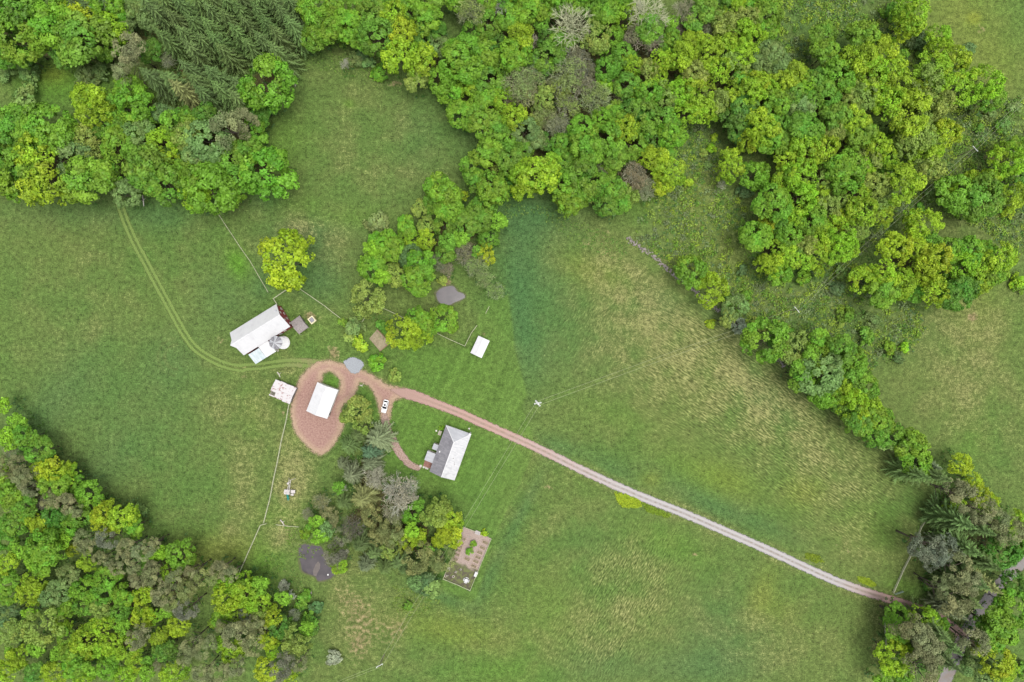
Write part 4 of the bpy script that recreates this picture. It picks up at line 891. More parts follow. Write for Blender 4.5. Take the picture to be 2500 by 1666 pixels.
def rand_in(poly, n):
    q = np.array([P(*p) for p in poly]); lo, hi = q.min(0), q.max(0); o = np.zeros((0, 2))
    while len(o) < n:
        p = RNG.uniform(lo, hi, (n * 3, 2)); o = np.concatenate([o, p[in_poly(p, poly)]])
    return o[:n]

def make_undergrowth():
    # thickets under the woods
    pts, sz = [], []
    for x, y, r in FOREST_PTS:
        n = int(7 + r * 1.6); a = RNG.uniform(0, 6.28, n); d = r * np.sqrt(RNG.uniform(0, 1, n)) * 1.05
        pts.append(np.stack([x + d * np.cos(a), y + d * np.sin(a)], 1)); sz.append(RNG.uniform(.5, 1.3, n))
    scatter('undergrowth', np.concatenate(pts), np.concatenate(sz), 1.2, [(.05, .105, .02), (.035, .085, .02), (.07, .12, .03), (.05, .10, .035)], 9, .26)
    # brambles, saplings and goldenrod of the rough ground on the right
    pts = np.concatenate([rand_in(SCRUB[0], 4200), rand_in(SCRUB[1], 5600)])
    clus = np.sin(pts[:, 0] * .23 + 1.3 * np.sin(pts[:, 1] * .17)) + np.sin(pts[:, 1] * .29 + 1.7 * np.sin(pts[:, 0] * .11)); kp = clus + RNG.normal(size=len(pts)) * .9 > -.35
    pts = pts[kp]; sz = RNG.gamma(3.0, .2, len(pts)) + .14
    scatter('scrub', pts, sz, .8, [(.13, .20, .03), (.09, .17, .025), (.16, .20, .05), (.06, .12, .025), (.12, .17, .07), (.05, .10, .03), (.16, .23, .03), (.06, .115, .05)], 11, .19)
    # taller bushes and saplings standing in it
    pts = np.concatenate([rand_in(SCRUB[0], 330), rand_in(SCRUB[1], 560)])
    scatter('thicket', pts, RNG.gamma(5.0, .24, len(pts)) + .35, .95, [(.12, .20, .03), (.085, .165, .025), (.15, .22, .04), (.07, .14, .03), (.13, .18, .075), (.10, .13, .06), (.17, .25, .03)], 46, .24)
    # thick weeds at the foot of the two woods by the meadow and the long field
    for nm, poly, n, cols in (('weeds', [(760, 100), (830, 110), (960, 200), (1010, 215), (960, 230), (840, 190), (770, 170), (740, 180)], 260, [(.09, .16, .03), (.13, .18, .05), (.07, .12, .03)]),
                              ('weeds', [(1230, 500), (1330, 500), (1420, 540), (1540, 600), (1520, 640), (1410, 600), (1300, 520), (1220, 540)], 260, [(.07, .14, .03), (.11, .17, .04)]),
                              ('weeds', [(1500, 1200), (1525, 1206), (1562, 1222), (1566, 1236), (1550, 1240), (1520, 1238), (1508, 1225)], 520, [(.20, .26, .02), (.17, .24, .02)]),
                              ('weeds', [(1566, 1226), (1590, 1236), (1640, 1258), (1630, 1264), (1580, 1250)], 260, [(.12, .18, .02), (.10, .16, .02)]),
                              ('weeds', [(2093, 1408), (2120, 1412), (2140, 1428), (2128, 1433), (2098, 1420)], 240, [(.17, .23, .02), (.14, .20, .02)]),
                              ('weeds', [(1965, 1350), (2000, 1356), (2012, 1372), (1990, 1374), (1966, 1362)], 160, [(.13, .18, .02), (.11, .16, .02)]),
                              ('weeds', [(650, 1340), (720, 1380), (740, 1430), (740, 1560), (690, 1600), (660, 1480), (640, 1400)], 420, [(.09, .15, .03), (.06, .12, .03), (.12, .16, .05)]),
                              ('weeds', [(960, 1430), (1040, 1440), (1080, 1470), (1010, 1510), (960, 1490)], 220, [(.10, .16, .03), (.14, .18, .05)]),
                              ('weeds', [(690, 1260), (760, 1270), (790, 1360), (740, 1365), (700, 1350)], 160, [(.08, .15, .025), (.11, .16, .04)]),
                              ('weeds', [(900, 770), (960, 770), (960, 830), (930, 830)], 120, [(.06, .13, .03), (.09, .15, .03)])):
        scatter(nm, rand_in(poly, n), RNG.uniform(.2, .6, n), .6, cols, 10, .15)
# ------------------------------------------------------------------ buildings
def frame_from(corners, h):
    """four eave corners in photo pixels (A-B long side, then C, D) at height h -> centre, angle, length, width"""
    q = [Vector(P(*c, h)) for c in corners]; c = sum(q, Vector((0, 0))) / 4
    u = ((q[1] - q[0]) + (q[2] - q[3])) / 2; v = ((q[3] - q[0]) + (q[2] - q[1])) / 2
    return c, math.atan2(u.y, u.x), u.length, v.length

def walls(root, L, W, h, mat, ridge=None, gable_rise=0.0, name='wall'):
    """four walls as one shell each, gables closed up to the ridge (ridge runs along x)"""
    t = .18
    for s in (-1, 1):
        b = MB(); b.box((0, s * (W / 2 - t / 2), h / 2), (L, t, h)); b.build(name, mat, root)
        b = MB(); x0, x1 = s * L / 2, s * (L / 2 - t); w = W / 2 - t - .003
        pr = [(-w, 0), (w, 0), (w, h)] + ([(0, h + gable_rise)] if gable_rise else []) + [(-w, h)]
        n = len(pr); vs = [(x0, y, z) for y, z in pr] + [(x1, y, z) for y, z in pr]
        b.add(vs, [tuple(range(n)), tuple(range(2 * n - 1, n - 1, -1))] + [(i, i + n, (i + 1) % n + n, (i + 1) % n) for i in range(n)])
        b.build(name, mat, root)

def ribs(b, p0, p1, d, n, w=.05, h=.045):
    """standing seams: from eave line p0-p1 up the slope by vector d"""
    p0, p1, d = Vector(p0), Vector(p1), Vector(d)
    for k in range(n + 1):
        a = p0.lerp(p1, (k + .001) / (n + .002)); b.beam(a + Vector((0, 0, h * .35)), a + d + Vector((0, 0, h * .35)), w, h)

def gable_roof(root, L, W, h, rise, mats, seams=0, t=.10, name='roof', fascia=None):
    """two slopes (ridge along x); L, W are roof sizes with the overhang"""
    for s, mt in ((-1, mats[0]), (1, mats[-1])):
        e0, e1, r1, r0 = (-L / 2, s * W / 2, h), (L / 2, s * W / 2, h), (L / 2, s * .02, h + rise), (-L / 2, s * .02, h + rise)
        poly = [e0, e1, r1, r0] if s < 0 else [e1, e0, r0, r1]
        b = MB(); b.slab(poly, t)
        if seams: ribs(b, (-L / 2 + .05, s * W / 2, h), (L / 2 - .05, s * W / 2, h), (0, -s * (W / 2 - .05), rise * .99), seams)
        b.build(name, mt, root)
    b = MB(); b.beam((-L / 2, 0, h + rise + .03), (L / 2, 0, h + rise + .03), .28, .06); b.build('ridge_cap', mats[-1], root)

def window(root, c, w, h, axis, out, frame=None, name='window'):
    """c: centre on the wall face, axis 'x' or 'y' = wall runs along it, out = outward sign"""
    d = Vector((0, out, 0)) if axis == 'x' else Vector((out, 0, 0)); u = Vector((1, 0, 0)) if axis == 'x' else Vector((0, 1, 0)); c = Vector(c)
    b = MB()
    def bar(p, su, sz): b.box(p, (su if axis == 'x' else .07, .07 if axis == 'x' else su, sz))
    for s in (-1, 1): bar(c + d * .037 + u * s * (w / 2), .1, h + .1); bar(c + d * .039 + Vector((0, 0, s * h / 2)), w + .1, .1)
    bar(c + d * .036, .04, h)
    f = b.build(name, frame or M['trim'], root)
    g = MB(); g.box(c + d * .012, (w if axis == 'x' else .02, .02 if axis == 'x' else w, h)); g.build('pane', M['glass'], f)
    return f

def door(root, c, w, h, axis, out, mat, trim=None):
    d = Vector((0, out, 0)) if axis == 'x' else Vector((out, 0, 0)); u = Vector((1, 0, 0)) if axis == 'x' else Vector((0, 1, 0)); c = Vector(c); b = MB()
    b.box(c + d * .02 + Vector((0, 0, h / 2)), (w, .05, h) if axis == 'x' else (.05, w, h)); o = b.build('door', mat, root)
    k = MB(); k.box(c + d * .07 + u * (w * .4) + Vector((0, 0, 1.0)), (.06, .06, .12)); k.build('handle', M['insulator'], o)
    return o

def make_barn():
    A, B, C, D = T(500, 680, 4.706, [(285, 628), (815, 298), (990, 550), (450, 882)])
    h, rise = 5.2, 3.6; c, a, L, W = frame_from([A, B, C, D], h)
    root = empty('barn', (c.x, c.y, 0), a, 'long red barn under a white metal roof, silo at its side', 'barn')
    walls(root, L - .7, W - .7, h - .05, M['red_wall'], gable_rise=rise - .25)
    gable_roof(root, L, W, h, rise, [M['roof_white']], 22)
    # hay hood poking out over the far gable
    b = MB(); b.slab([(-L / 2 - .9, 0, h + rise), (-L / 2, -1.5, h + rise - 1.15), (-L / 2 + .4, 0, h + rise + .02)], .1); b.slab([(-L / 2 - .9, 0, h + rise), (-L / 2 + .4, 0, h + rise + .02), (-L / 2, 1.5, h + rise - 1.15)], .1)
    b.build('hay_hood', M['roof_white'], root)
    b = MB(); b.box((L / 2 - 1.0, W * .25, h + rise * .52), (.5, .5, .5)); b.box((L / 2 - 1.0, W * .25, h + rise * .52 + .27), (.65, .65, .06)); b.build('roof_vent', M['roof_pale'], root)
    xe = (L - .7) / 2
    for y in (-2.9, -.9, 1.1, 3.0): window(root, (xe, y, 1.9), .8, 1.0, 'y', 1, M['white_wall'])
    for y in (-1.4, 1.4): window(root, (xe, y, 5.2), .7, .9, 'y', 1, M['white_wall'])
    window(root, (L / 2 - 3.2, -(W - .7) / 2, 2.0), 1.0, 1.1, 'x', -1, M['white_wall']); door(root, (L / 2 - 5.4, -(W - .7) / 2, 0), 1.2, 2.2, 'x', -1, M['white_wall'])
    for x in (-6.5, -3.0, .5, 4.0): window(root, (x, (W - .7) / 2, 2.2), .9, 1.0, 'x', 1, M['white_wall'])
    door(root, (-xe, 0, 0), 3.2, 3.4, 'y', -1, M['red_brown'])
    # milk-house wing on the near side: white roof on the right, pale sheets on the left
    E, F, G, H = T(500, 680, 4.706, [(523, 880), (640, 778), (812, 828), (590, 982)])
    hw = 3.1; q = [Vector(P(*p, hw)) for p in T(500, 680, 4.706, [(520, 880), (690, 770), (812, 828), (588, 983)])]
    ca, sa = math.cos(-a), math.sin(-a); loc = lambda p: Vector(((p.x - c.x) * ca - (p.y - c.y) * sa, (p.x - c.x) * sa + (p.y - c.y) * ca))
    lp = [loc(p) for p in q]; x0 = lp[0].x; x1 = lp[2].x; y0 = -W / 2 + .5; y1 = min(lp[2].y, lp[3].y); xm = x0 + (x1 - x0) * .52
    zt, zb = 4.6, hw
    for nm, xa, xb, mt in (('wing_roof', x0, xm, M['roof_clear']), ('wing_roof', xm + .01, x1, M['roof_white'])):
        b = MB(); b.slab([(xa, y1, zb), (xb, y1, zb), (xb, y0 + (.0 if xa > x0 else -1.0), zt), (xa, y0 + (.0 if xa > x0 else -1.0), zt)], .08)
        ribs(b, (xa + .05, y1, zb), (xb - .05, y1, zb), (0, y0 - y1 - (1.0 if xa == x0 else 0), zt - zb), 5, .06, .06); b.build(nm, mt, root)
    b = MB(); b.box(((x0 + x1) / 2, (y0 + y1 + .5) / 2 - .3, 1.5), (x1 - x0 - .5, abs(y1 - y0) - 1.4, 3.0)); b.build('wing_wall', M['white_wall'], root)
    window(root, ((x0 + xm) / 2, y1 + 1.35 - .10, 1.6), 1.0, .9, 'x', -1, M['trim']); door(root, (xm + 1.2, y1 + 1.25, 0), 1.0, 2.1, 'x', -1, M['red_brown'])
    # boards leaning by the wing
    b = MB()
    for k in range(3): b.beam((x1 - .6 + k * .25, y1 + .1, .05 + .05 * k), (x1 + .9, y1 + 1.9 + .2 * k, .12 + .05 * k), .22, .04)
    tag(link('timber_pile', b.mesh('timber_pile', M['old_wood']), loc=(c.x, c.y, 0), rz=a), 'few old boards lying beside the barn wing', 'boards')

def make_silo():
    hs = 8.4; bx, by = P(*T(500, 680, 4.706, [(893, 748)])[0], .6); tx, ty = P(*T(500, 680, 4.706, [(815, 728)])[0], hs); x, y = (bx + tx) / 2, (by + ty) / 2
    root = empty('silo', (x, y, 0), 0, 'round white silo with a ribbed grey cone roof against the barn', 'silo')
    R = 1.98; b = MB(); b.lathe([(R + .32, 0), (R + .32, .35), (R + .25, .4), (R, .42), (R, hs - .5)], 32); b.build('silo_wall', M['concrete'], root, True)
    b = MB()
    for k in range(7): b.lathe([(R + .001, .9 + k * 1.05), (R + .05, .92 + k * 1.05), (R + .05, 1.0 + k * 1.05), (R + .001, 1.02 + k * 1.05)], 32)
    b.build('hoop', M['insulator'], root)
    n = 14; Rr = R + .30
    for k in range(n):                                         # folded roof sectors
        a0, a1 = 2 * math.pi * k / n, 2 * math.pi * (k + 1) / n; b = MB()
        p0, p1 = (Rr * math.cos(a0), Rr * math.sin(a0), hs - .5), (Rr * math.cos(a1), Rr * math.sin(a1), hs - .5); t0, t1 = (.25 * math.cos(a0), .25 * math.sin(a0), hs + .75), (.25 * math.cos(a1), .25 * math.sin(a1), hs + .75)
        b.slab([p0, p1, t1, t0], .04); b.build('roof_panel', M['roof_grey'] if k % 3 else M['roof_pale'], root)
        b = MB(); b.beam(Vector(p0) + Vector((0, 0, .05)), Vector(t0) + Vector((0, 0, .05)), .13 if k % 3 == 0 else .07, .08); b.build('roof_rib', M['roof_white'] if k % 3 == 0 else M['roof_pale'], root)
    b = MB(); b.lathe([(.38, hs + .66), (.38, hs + .95), (.12, hs + 1.1), (.0001, hs + 1.12)], 12); b.build('roof_cap', M['roof_pale'], root)

def small_shed(name, corners, h, rise, rmats, wmat, label, cat, seams=0, over=.25, cname='roof', t=.1, posts=False):
    c, a, L, W = frame_from(corners, h); root = empty(name, (c.x, c.y, 0), a, label, cat)
    walls(root, L - 2 * over, W - 2 * over, h - .03, wmat, gable_rise=max(rise - over * rise / (W / 2), .05)); gable_roof(root, L, W, h, rise, rmats, seams, t, cname)
    return root, L, W

def make_sheds():
    z = lambda p: T(500, 680, 4.706, p)
    # grey shingled shed beside the barn's end
    root, L, W = small_shed('shingled_shed', z([(983, 502), (1090, 432), (1190, 557), (1082, 645)]), 2.6, 1.0, [M['shingle']], M['grey_wall'], 'small shed with grey shingle roof at the end of the barn', 'shed', 0, .4)
    for s in (-1, 1): b = MB(); b.tube([(s * (L / 2 - .05), -W / 2 - .25, 0), (s * (L / 2 - .05), -W / 2 - .25, 2.55)], .08, 6); b.build('post', M['fence_wood'], root)
    door(root, (0, -W / 2 + .4, 0), 1.0, 1.9, 'x', -1, M['red_brown'])
    # shingle courses
    for s in (-1, 1):
        b = MB(); n = 9
        for k in range(n): f = k / n; b.box((0, s * (W / 2) * (1 - f) - s * .02, 2.6 + 1.0 * f + .018), (L - .01, .10, .03))
        b.build('shingle_courses', M['shingle'], root)
    # square hutch
    c, a, L, W = frame_from(z([(1175, 473), (1230, 428), (1281, 484), (1228, 525)]), .9)
    root = empty('hutch', (c.x, c.y, 0), a, 'small square hutch with cream rim and dark grey lid', 'hutch'); b = MB()
    for s in (-1, 1): b.box((s * (L / 2 - .15), 0, .45), (.3, W, .9)); b.box((0, s * (W / 2 - .15), .45), (L - .604, .3, .9))
    b.build('frame', M['yellow_rim'], root); b = MB(); b.slab([(-L / 2 + .31, -W / 2 + .31, .75), (L / 2 - .31, -W / 2 + .31, .75), (L / 2 - .31, W / 2 - .31, .95), (-L / 2 + .31, W / 2 - .31, .95)], .06); b.build('lid', M['roof_grey'], root)
    # garage
    z2 = lambda p: T(640, 860, 3.92, p)
    root, L, W = small_shed('garage', z2([(528, 292), (420, 568), (625, 635), (728, 358)]), 3.4, 1.5, [M['roof_white']], M['white_wall'], 'large white roofed garage on the red gravel yard', 'garage', 16, .3)
    for y in (-1.9, 1.9): door(root, (L / 2 - .3, y, 0), 2.7, 2.5, 'y', 1, M['roof_pale'])
    for x in (-3, 1.5): window(root, (x, W / 2 - .3, 1.7), 1.0, .9, 'x', 1)
    door(root, (3.8, W / 2 - .3, 0), .95, 2.1, 'x', 1, M['grey_wall'])
    # white-roofed hut on the upper lawn
    z6 = lambda p: T(860, 560, 4.6125, p)
    root, L, W = small_shed('white_hut', z6([(1422, 1198), (1330, 1392), (1458, 1452), (1547, 1258)]), 2.5, .7, [M['roof_white']], M['white_wall'], 'white roofed hut on the mown lawn by the corner fence', 'hut', 8, .2)
    window(root, (0, W / 2 - .2, 1.4), .9, .8, 'x', 1); door(root, (L / 2 - .2, 0, 0), 1.0, 2.0, 'y', 1, M['grey_wall'])
    # old shed under rusty sheets, one bay open to the battens
    c, a, L, W = frame_from(z([(815, 1160), (1056, 1260), (975, 1446), (738, 1340)]), 2.9); h, rise = 2.9, .8
    root = empty('rusty_shed', (c.x, c.y, 0), a, 'old shed with rust streaked white roof sheets, some missing', 'shed')
    walls(root, L - .6, W - .6, h - .05, M['grey_wall'], gable_rise=rise - .1)
    n = 8; w = L / n; rr = random.Random(4)
    for s in (-1, 1):
        for k in range(n):
            if s < 0 and k in (0, 1): continue                  # the open corner
            x0 = -L / 2 + k * w; ov = rr.uniform(-.02, .25); lift = rr.uniform(0, .04) + (k % 2) * .02
            e = s * (W / 2 + ov - .1); pol = [(x0, e, h + lift), (x0 + w + .03, e, h + lift), (x0 + w + .03, s * .015, h + rise + lift), (x0, s * .015, h + rise + lift)]
            b = MB(); b.slab(pol if s < 0 else pol[::-1], .03); b.build('roof_sheet', M['rusty'], root)
    x0, x1 = -L / 2, -L / 2 + 2 * w
    b = MB(); b.slab([(x0, -W * .2, h + rise * .6), (x1, -W * .2, h + rise * .6), (x1, -.015, h + rise + .01), (x0, -.015, h + rise + .01)], .03); b.slab([(x0, -W / 2, h), (x1, -W / 2, h), (x1, -W * .42, h + rise * .16), (x0, -W * .42, h + rise * .16)], .03); b.build('roof_sheet', M['rusty'], root)
    for k in range(7): b = MB(); xx = x0 + .25 + k * (x1 - x0 - .3) / 6; b.beam((xx, -W * .43, h + rise * .10), (xx, -W * .19, h + rise * .58), .09, .09); b.build('batten', M['old_wood'], root)
    b = MB(); b.box((0, 0, .06), (L - 1, W - 1, .1)); b.build('floor', M['dark'], root)  # floor coloured near black for the shade seen between the battens
    # sunken tan plot held by boards, above the gravel patch
    q = T(500, 680, 4.706, [(1980, 585), (2130, 742), (2012, 838), (1885, 690)]); q = [Vector((*P(*p), .0)) for p in q]
    root = empty('mulch_plot', sum(q, Vector()) / 4, 0, 'square plot of tan straw mulch edged with dark boards', 'plot'); cc = root.location.copy()
    b = MB(); b.slab([(p - cc) * .97 + Vector((0, 0, .28 if i < 3 else .12)) for i, p in enumerate(q)][::-1], .28); b.build('mulch', M['mulch'], root)
    for i in (0, 1): b = MB(); b.beam(q[i] - cc + Vector((0, 0, .2)), (q[i + 1] - cc) + Vector((0, 0, .2 + .004 * i)), .18, .42); b.build('edge_board', M['red_brown'], root)
M['mulch'] = simple('straw_mulch', (.165, .135, .085), (.24, .205, .135), 1.6, .95, bump=.5)

def make_house():
    z = lambda p: T(980, 1000, 7.13, p); h, rise = 3.4, 2.3
    TL, TR, BR, BL = z([(780, 270), (1215, 432), (925, 1243), (488, 1072)])
    c, a, L, W = frame_from([TL, BL, BR, TR], h)              # x runs from the hipped end to the gable end
    root = empty('house', (c.x, c.y, 0), a, 'farmhouse with half white, half grey metal roof and hipped end', 'house'); o = .4
    walls(root, L - 2 * o, W - 2 * o, h - .04, M['white_wall']); t = .12
    xr = -L / 2 + 4.4; R0, R1 = (xr, 0, h + rise), (L / 2, 0, h + rise)
    # the side walls: y>0 is towards TR/BR
    for s, mt, n in ((-1, M['roof_grey'], 20), (1, M['house_white'], 20)):
        e0, e1 = (-L / 2, s * W / 2, h), (L / 2, s * W / 2, h); r0 = (xr, s * .015, h + rise); r1 = (L / 2, s * .015, h + rise)
        b = MB(); b.slab([e0, e1, r1, r0] if s < 0 else [e1, e0, r0, r1], t)
        for k in range(n):                                     # seams stop at the hip
            x = -L / 2 + .35 + k * (L - .5) / (n - 1); f = min(1, (x + L / 2) / 4.4); b.beam((x, s * W / 2, h + .015), (x, s * W / 2 * (1 - f) + s * .03, h + rise * f + .015), .04, .04)
        if s < 0: b.beam((-L / 2 + 2, s * W * .33, h + rise * .34 + .03), (L / 2, s * W * .33, h + rise * .34 + .03), .09, .05)
        b.build('roof_slope', mt, root)
    b = MB(); b.slab([(-L / 2 - .003, W / 2, h), (-L / 2 - .003, -W / 2, h), (xr - .02, 0, h + rise)], t)
    for k in range(1, 10): y = -W / 2 + k * W / 10; f = 1 - abs(y) / (W / 2); b.beam((-L / 2, y, h + .02), (-L / 2 + 4.35 * f, y, h + rise * f + .02), .04, .04)
    b.build('roof_hip', M['roof_pale'], root)
    b = MB(); b.beam((xr, 0, h + rise + .04), (L / 2, 0, h + rise + .04), .25, .06)
    for s in (-1, 1): b.beam((-L / 2, s * W / 2, h + .04), (xr, 0, h + rise + .04), .2, .06)
    b.build('ridge_cap', M['roof_white'], root)
    b = MB(); w = W / 2 - o; b.add([(L / 2 - o, -w, h - .04), (L / 2 - o, w, h - .04), (L / 2 - o, 0, h + rise * .86), (L / 2 - o - .18, -w, h - .04), (L / 2 - o - .18, w, h - .04), (L / 2 - o - .18, 0, h + rise * .86)], [(0, 1, 2), (5, 4, 3), (0, 3, 4, 1), (1, 4, 5, 2), (2, 5, 3, 0)]); b.build('gable', M['white_wall'], root)
    # chimney stub at the hipped corner, roof vents, a grey bar modelling the vent's shadow line
    b = MB(); b.box((-L / 2 + .15, W / 2 - .5, 2.2), (.5, .5, 4.4)); b.box((-L / 2 + .15, W / 2 - .5, 4.45), (.6, .6, .12)); b.build('chimney', M['concrete'], root)
    def on(px, py, s):
        x, y = P(px, py, h + 1.0); dx, dy = x - c.x, y - c.y; lx = dx * math.cos(-a) - dy * math.sin(-a); ly = dx * math.sin(-a) + dy * math.cos(-a); return Vector((lx, ly, h + rise * (1 - abs(ly) / (W / 2))))
    for p in z([(908, 850), (923, 930), (922, 962)]): q = on(*p, 1); b = MB(); b.tube([q - Vector((0, 0, .1)), q + Vector((0, 0, .35))], .11, 8); b.build('vent_pipe', M['grey_wall'], root)
    q = on(*z([(665, 737)])[0], -1); b = MB(); b.box(q + Vector((0, 0, .12)), (.55, .4, .3)); b.build('roof_vent', M['roof_white'], root)
    p, q = [on(*k, -1) for k in z([(668, 765), (758, 818)])]; b = MB(); b.beam(p + Vector((0, 0, .12)), q + Vector((0, 0, .12)), .12, .08); b.build('vent_shadow_bar', M['roof_grey'], root)  # added bar, shaped as the shadow line beside the roof vent
    for x in (-5.2, -1.5, 2.2, 5.6): window(root, (x, W / 2 - o, 1.7), 1.1, 1.3, 'x', 1)
    for x in (-6.2, 3.2): window(root, (x, -W / 2 + o, 1.7), 1.0, 1.2, 'x', -1)
    for y in (-2, 2): window(root, (L / 2 - o, y, 1.7), 1.1, 1.3, 'y', 1); window(root, (-L / 2 + o, y, 1.7), 1.1, 1.3, 'y', -1)
    # porches on the yard side
    def local(p, hh):
        x, y = P(*p, hh); dx, dy = x - c.x, y - c.y; return (dx * math.cos(-a) - dy * math.sin(-a), dx * math.sin(-a) + dy * math.cos(-a))
    for pts, hh in (([(455, 720), (590, 765), (535, 928), (398, 882)], 2.7), ([(565, 590), (650, 622), (615, 710), (530, 690)], 2.6)):
        q = [local(p, hh) for p in z(pts)]; x0, x1 = (q[0][0] + q[1][0]) / 2, (q[2][0] + q[3][0]) / 2; y0 = (q[0][1] + q[3][1]) / 2; y1 = -W / 2 + o
        b = MB(); b.slab([(x0, y0, hh), (x1, y0, hh), (x1, y1, hh + .5), (x0, y1, hh + .5)], .1); ribs(b, (x0 + .05, y0, hh), (x1 - .05, y0, hh), (0, y1 - y0, .5), 4); b.build('porch_roof', M['roof_pale'], root)
        for x in (x0 + .15, x1 - .15): b = MB(); b.box((x, y0 + .2, hh / 2 - .03), (.14, .14, hh - .1)); b.build('porch_post', M['white_wall'], root)
        b = MB(); b.box(((x0 + x1) / 2, (y0 + y1) / 2 - .01, .2), (x1 - x0 - .1, y1 - y0 - .1, .4)); b.build('porch_floor', M['old_wood'], root)
    q = [local(p, .5) for p in z([(410, 890), (535, 932), (495, 1022), (372, 990)])]; x0, x1 = (q[0][0] + q[1][0]) / 2, (q[2][0] + q[3][0]) / 2; y0 = (q[0][1] + q[3][1]) / 2
    n = 9; wd = (-W / 2 + o - y0) / n
    dk = MB(); dk.box(((x0 + x1) / 2, (y0 - W / 2 + o) / 2, .2), (x1 - x0 - .1, -W / 2 + o - y0 - .1, .36)); deck = dk.build('deck', M['red_brown'], root)
    for k in range(n): b = MB(); b.box(((x0 + x1) / 2, y0 + wd * (k + .5), .41), (x1 - x0, wd - .02, .05)); b.build('plank', M['red_brown'], deck)
    door(root, (x0 + 1.0, -W / 2 + o, .4), .95, 2.05, 'x', -1, M['red_brown'])
    # stepping slabs and a planter box outside
    rr = random.Random(2)
    for k, (p, s_) in enumerate(zip(z([(335, 985), (390, 1003), (430, 1018), (455, 1030)]), (.85, .75, .7, .6))):
        x, y = P(*p); b = MB(); b.lathe([(s_ * .62, 0), (s_ * .6, .09), (s_ * .5, .11)], 7)
        tag(b.build('stepping_slab', M['slab_stone'], loc=(x, y, .0), rz=k * .7), ['pale stepping slab nearest the dirt path', 'second stepping slab from the dirt path', 'third stepping slab from the path, by the deck', 'last stepping slab, tucked under the house eave'][k], 'slab', 'stepping slabs between path and deck')
    x, y = P(*z([(672, 405)])[0]); b = MB(); b.box((0, 0, .35), (1.5, 1.0, .7)); b.box((0, 0, .73), (1.6, 1.1, .06))
    o2 = empty('storage_chest', (x, y, 0), a, 'brown wooden chest against the grey side of the house', 'chest'); b2 = MB(); b2.box((0, 0, .35), (1.5, 1.0, .7)); b2.build('body', M['red_brown'], o2); b2 = MB(); b2.box((0, 0, .735), (1.62, 1.12, .06)); b2.build('lid', M['old_wood'], o2)
    x, y = P(*z([(610, 370)])[0]); b = MB(); b.lathe([(.2, 0), (.28, .4), (.3, .42), (.24, .42), (.22, .3)], 12); tag(b.build('flower_pot', M['terracotta'], loc=(x, y, 0)), 'pale flower pot beside the brown chest at the house', 'pot')
    x, y = P(*z([(1180, 335)])[0]); b = MB(); b.lathe([(.26, 0), (.36, .25), (.2, .36), (.0001, .4)], 9); tag(b.build('boulder', M['slab_stone'], loc=(x, y, -.03)), 'pale boulder on the lawn above the house corner', 'boulder')

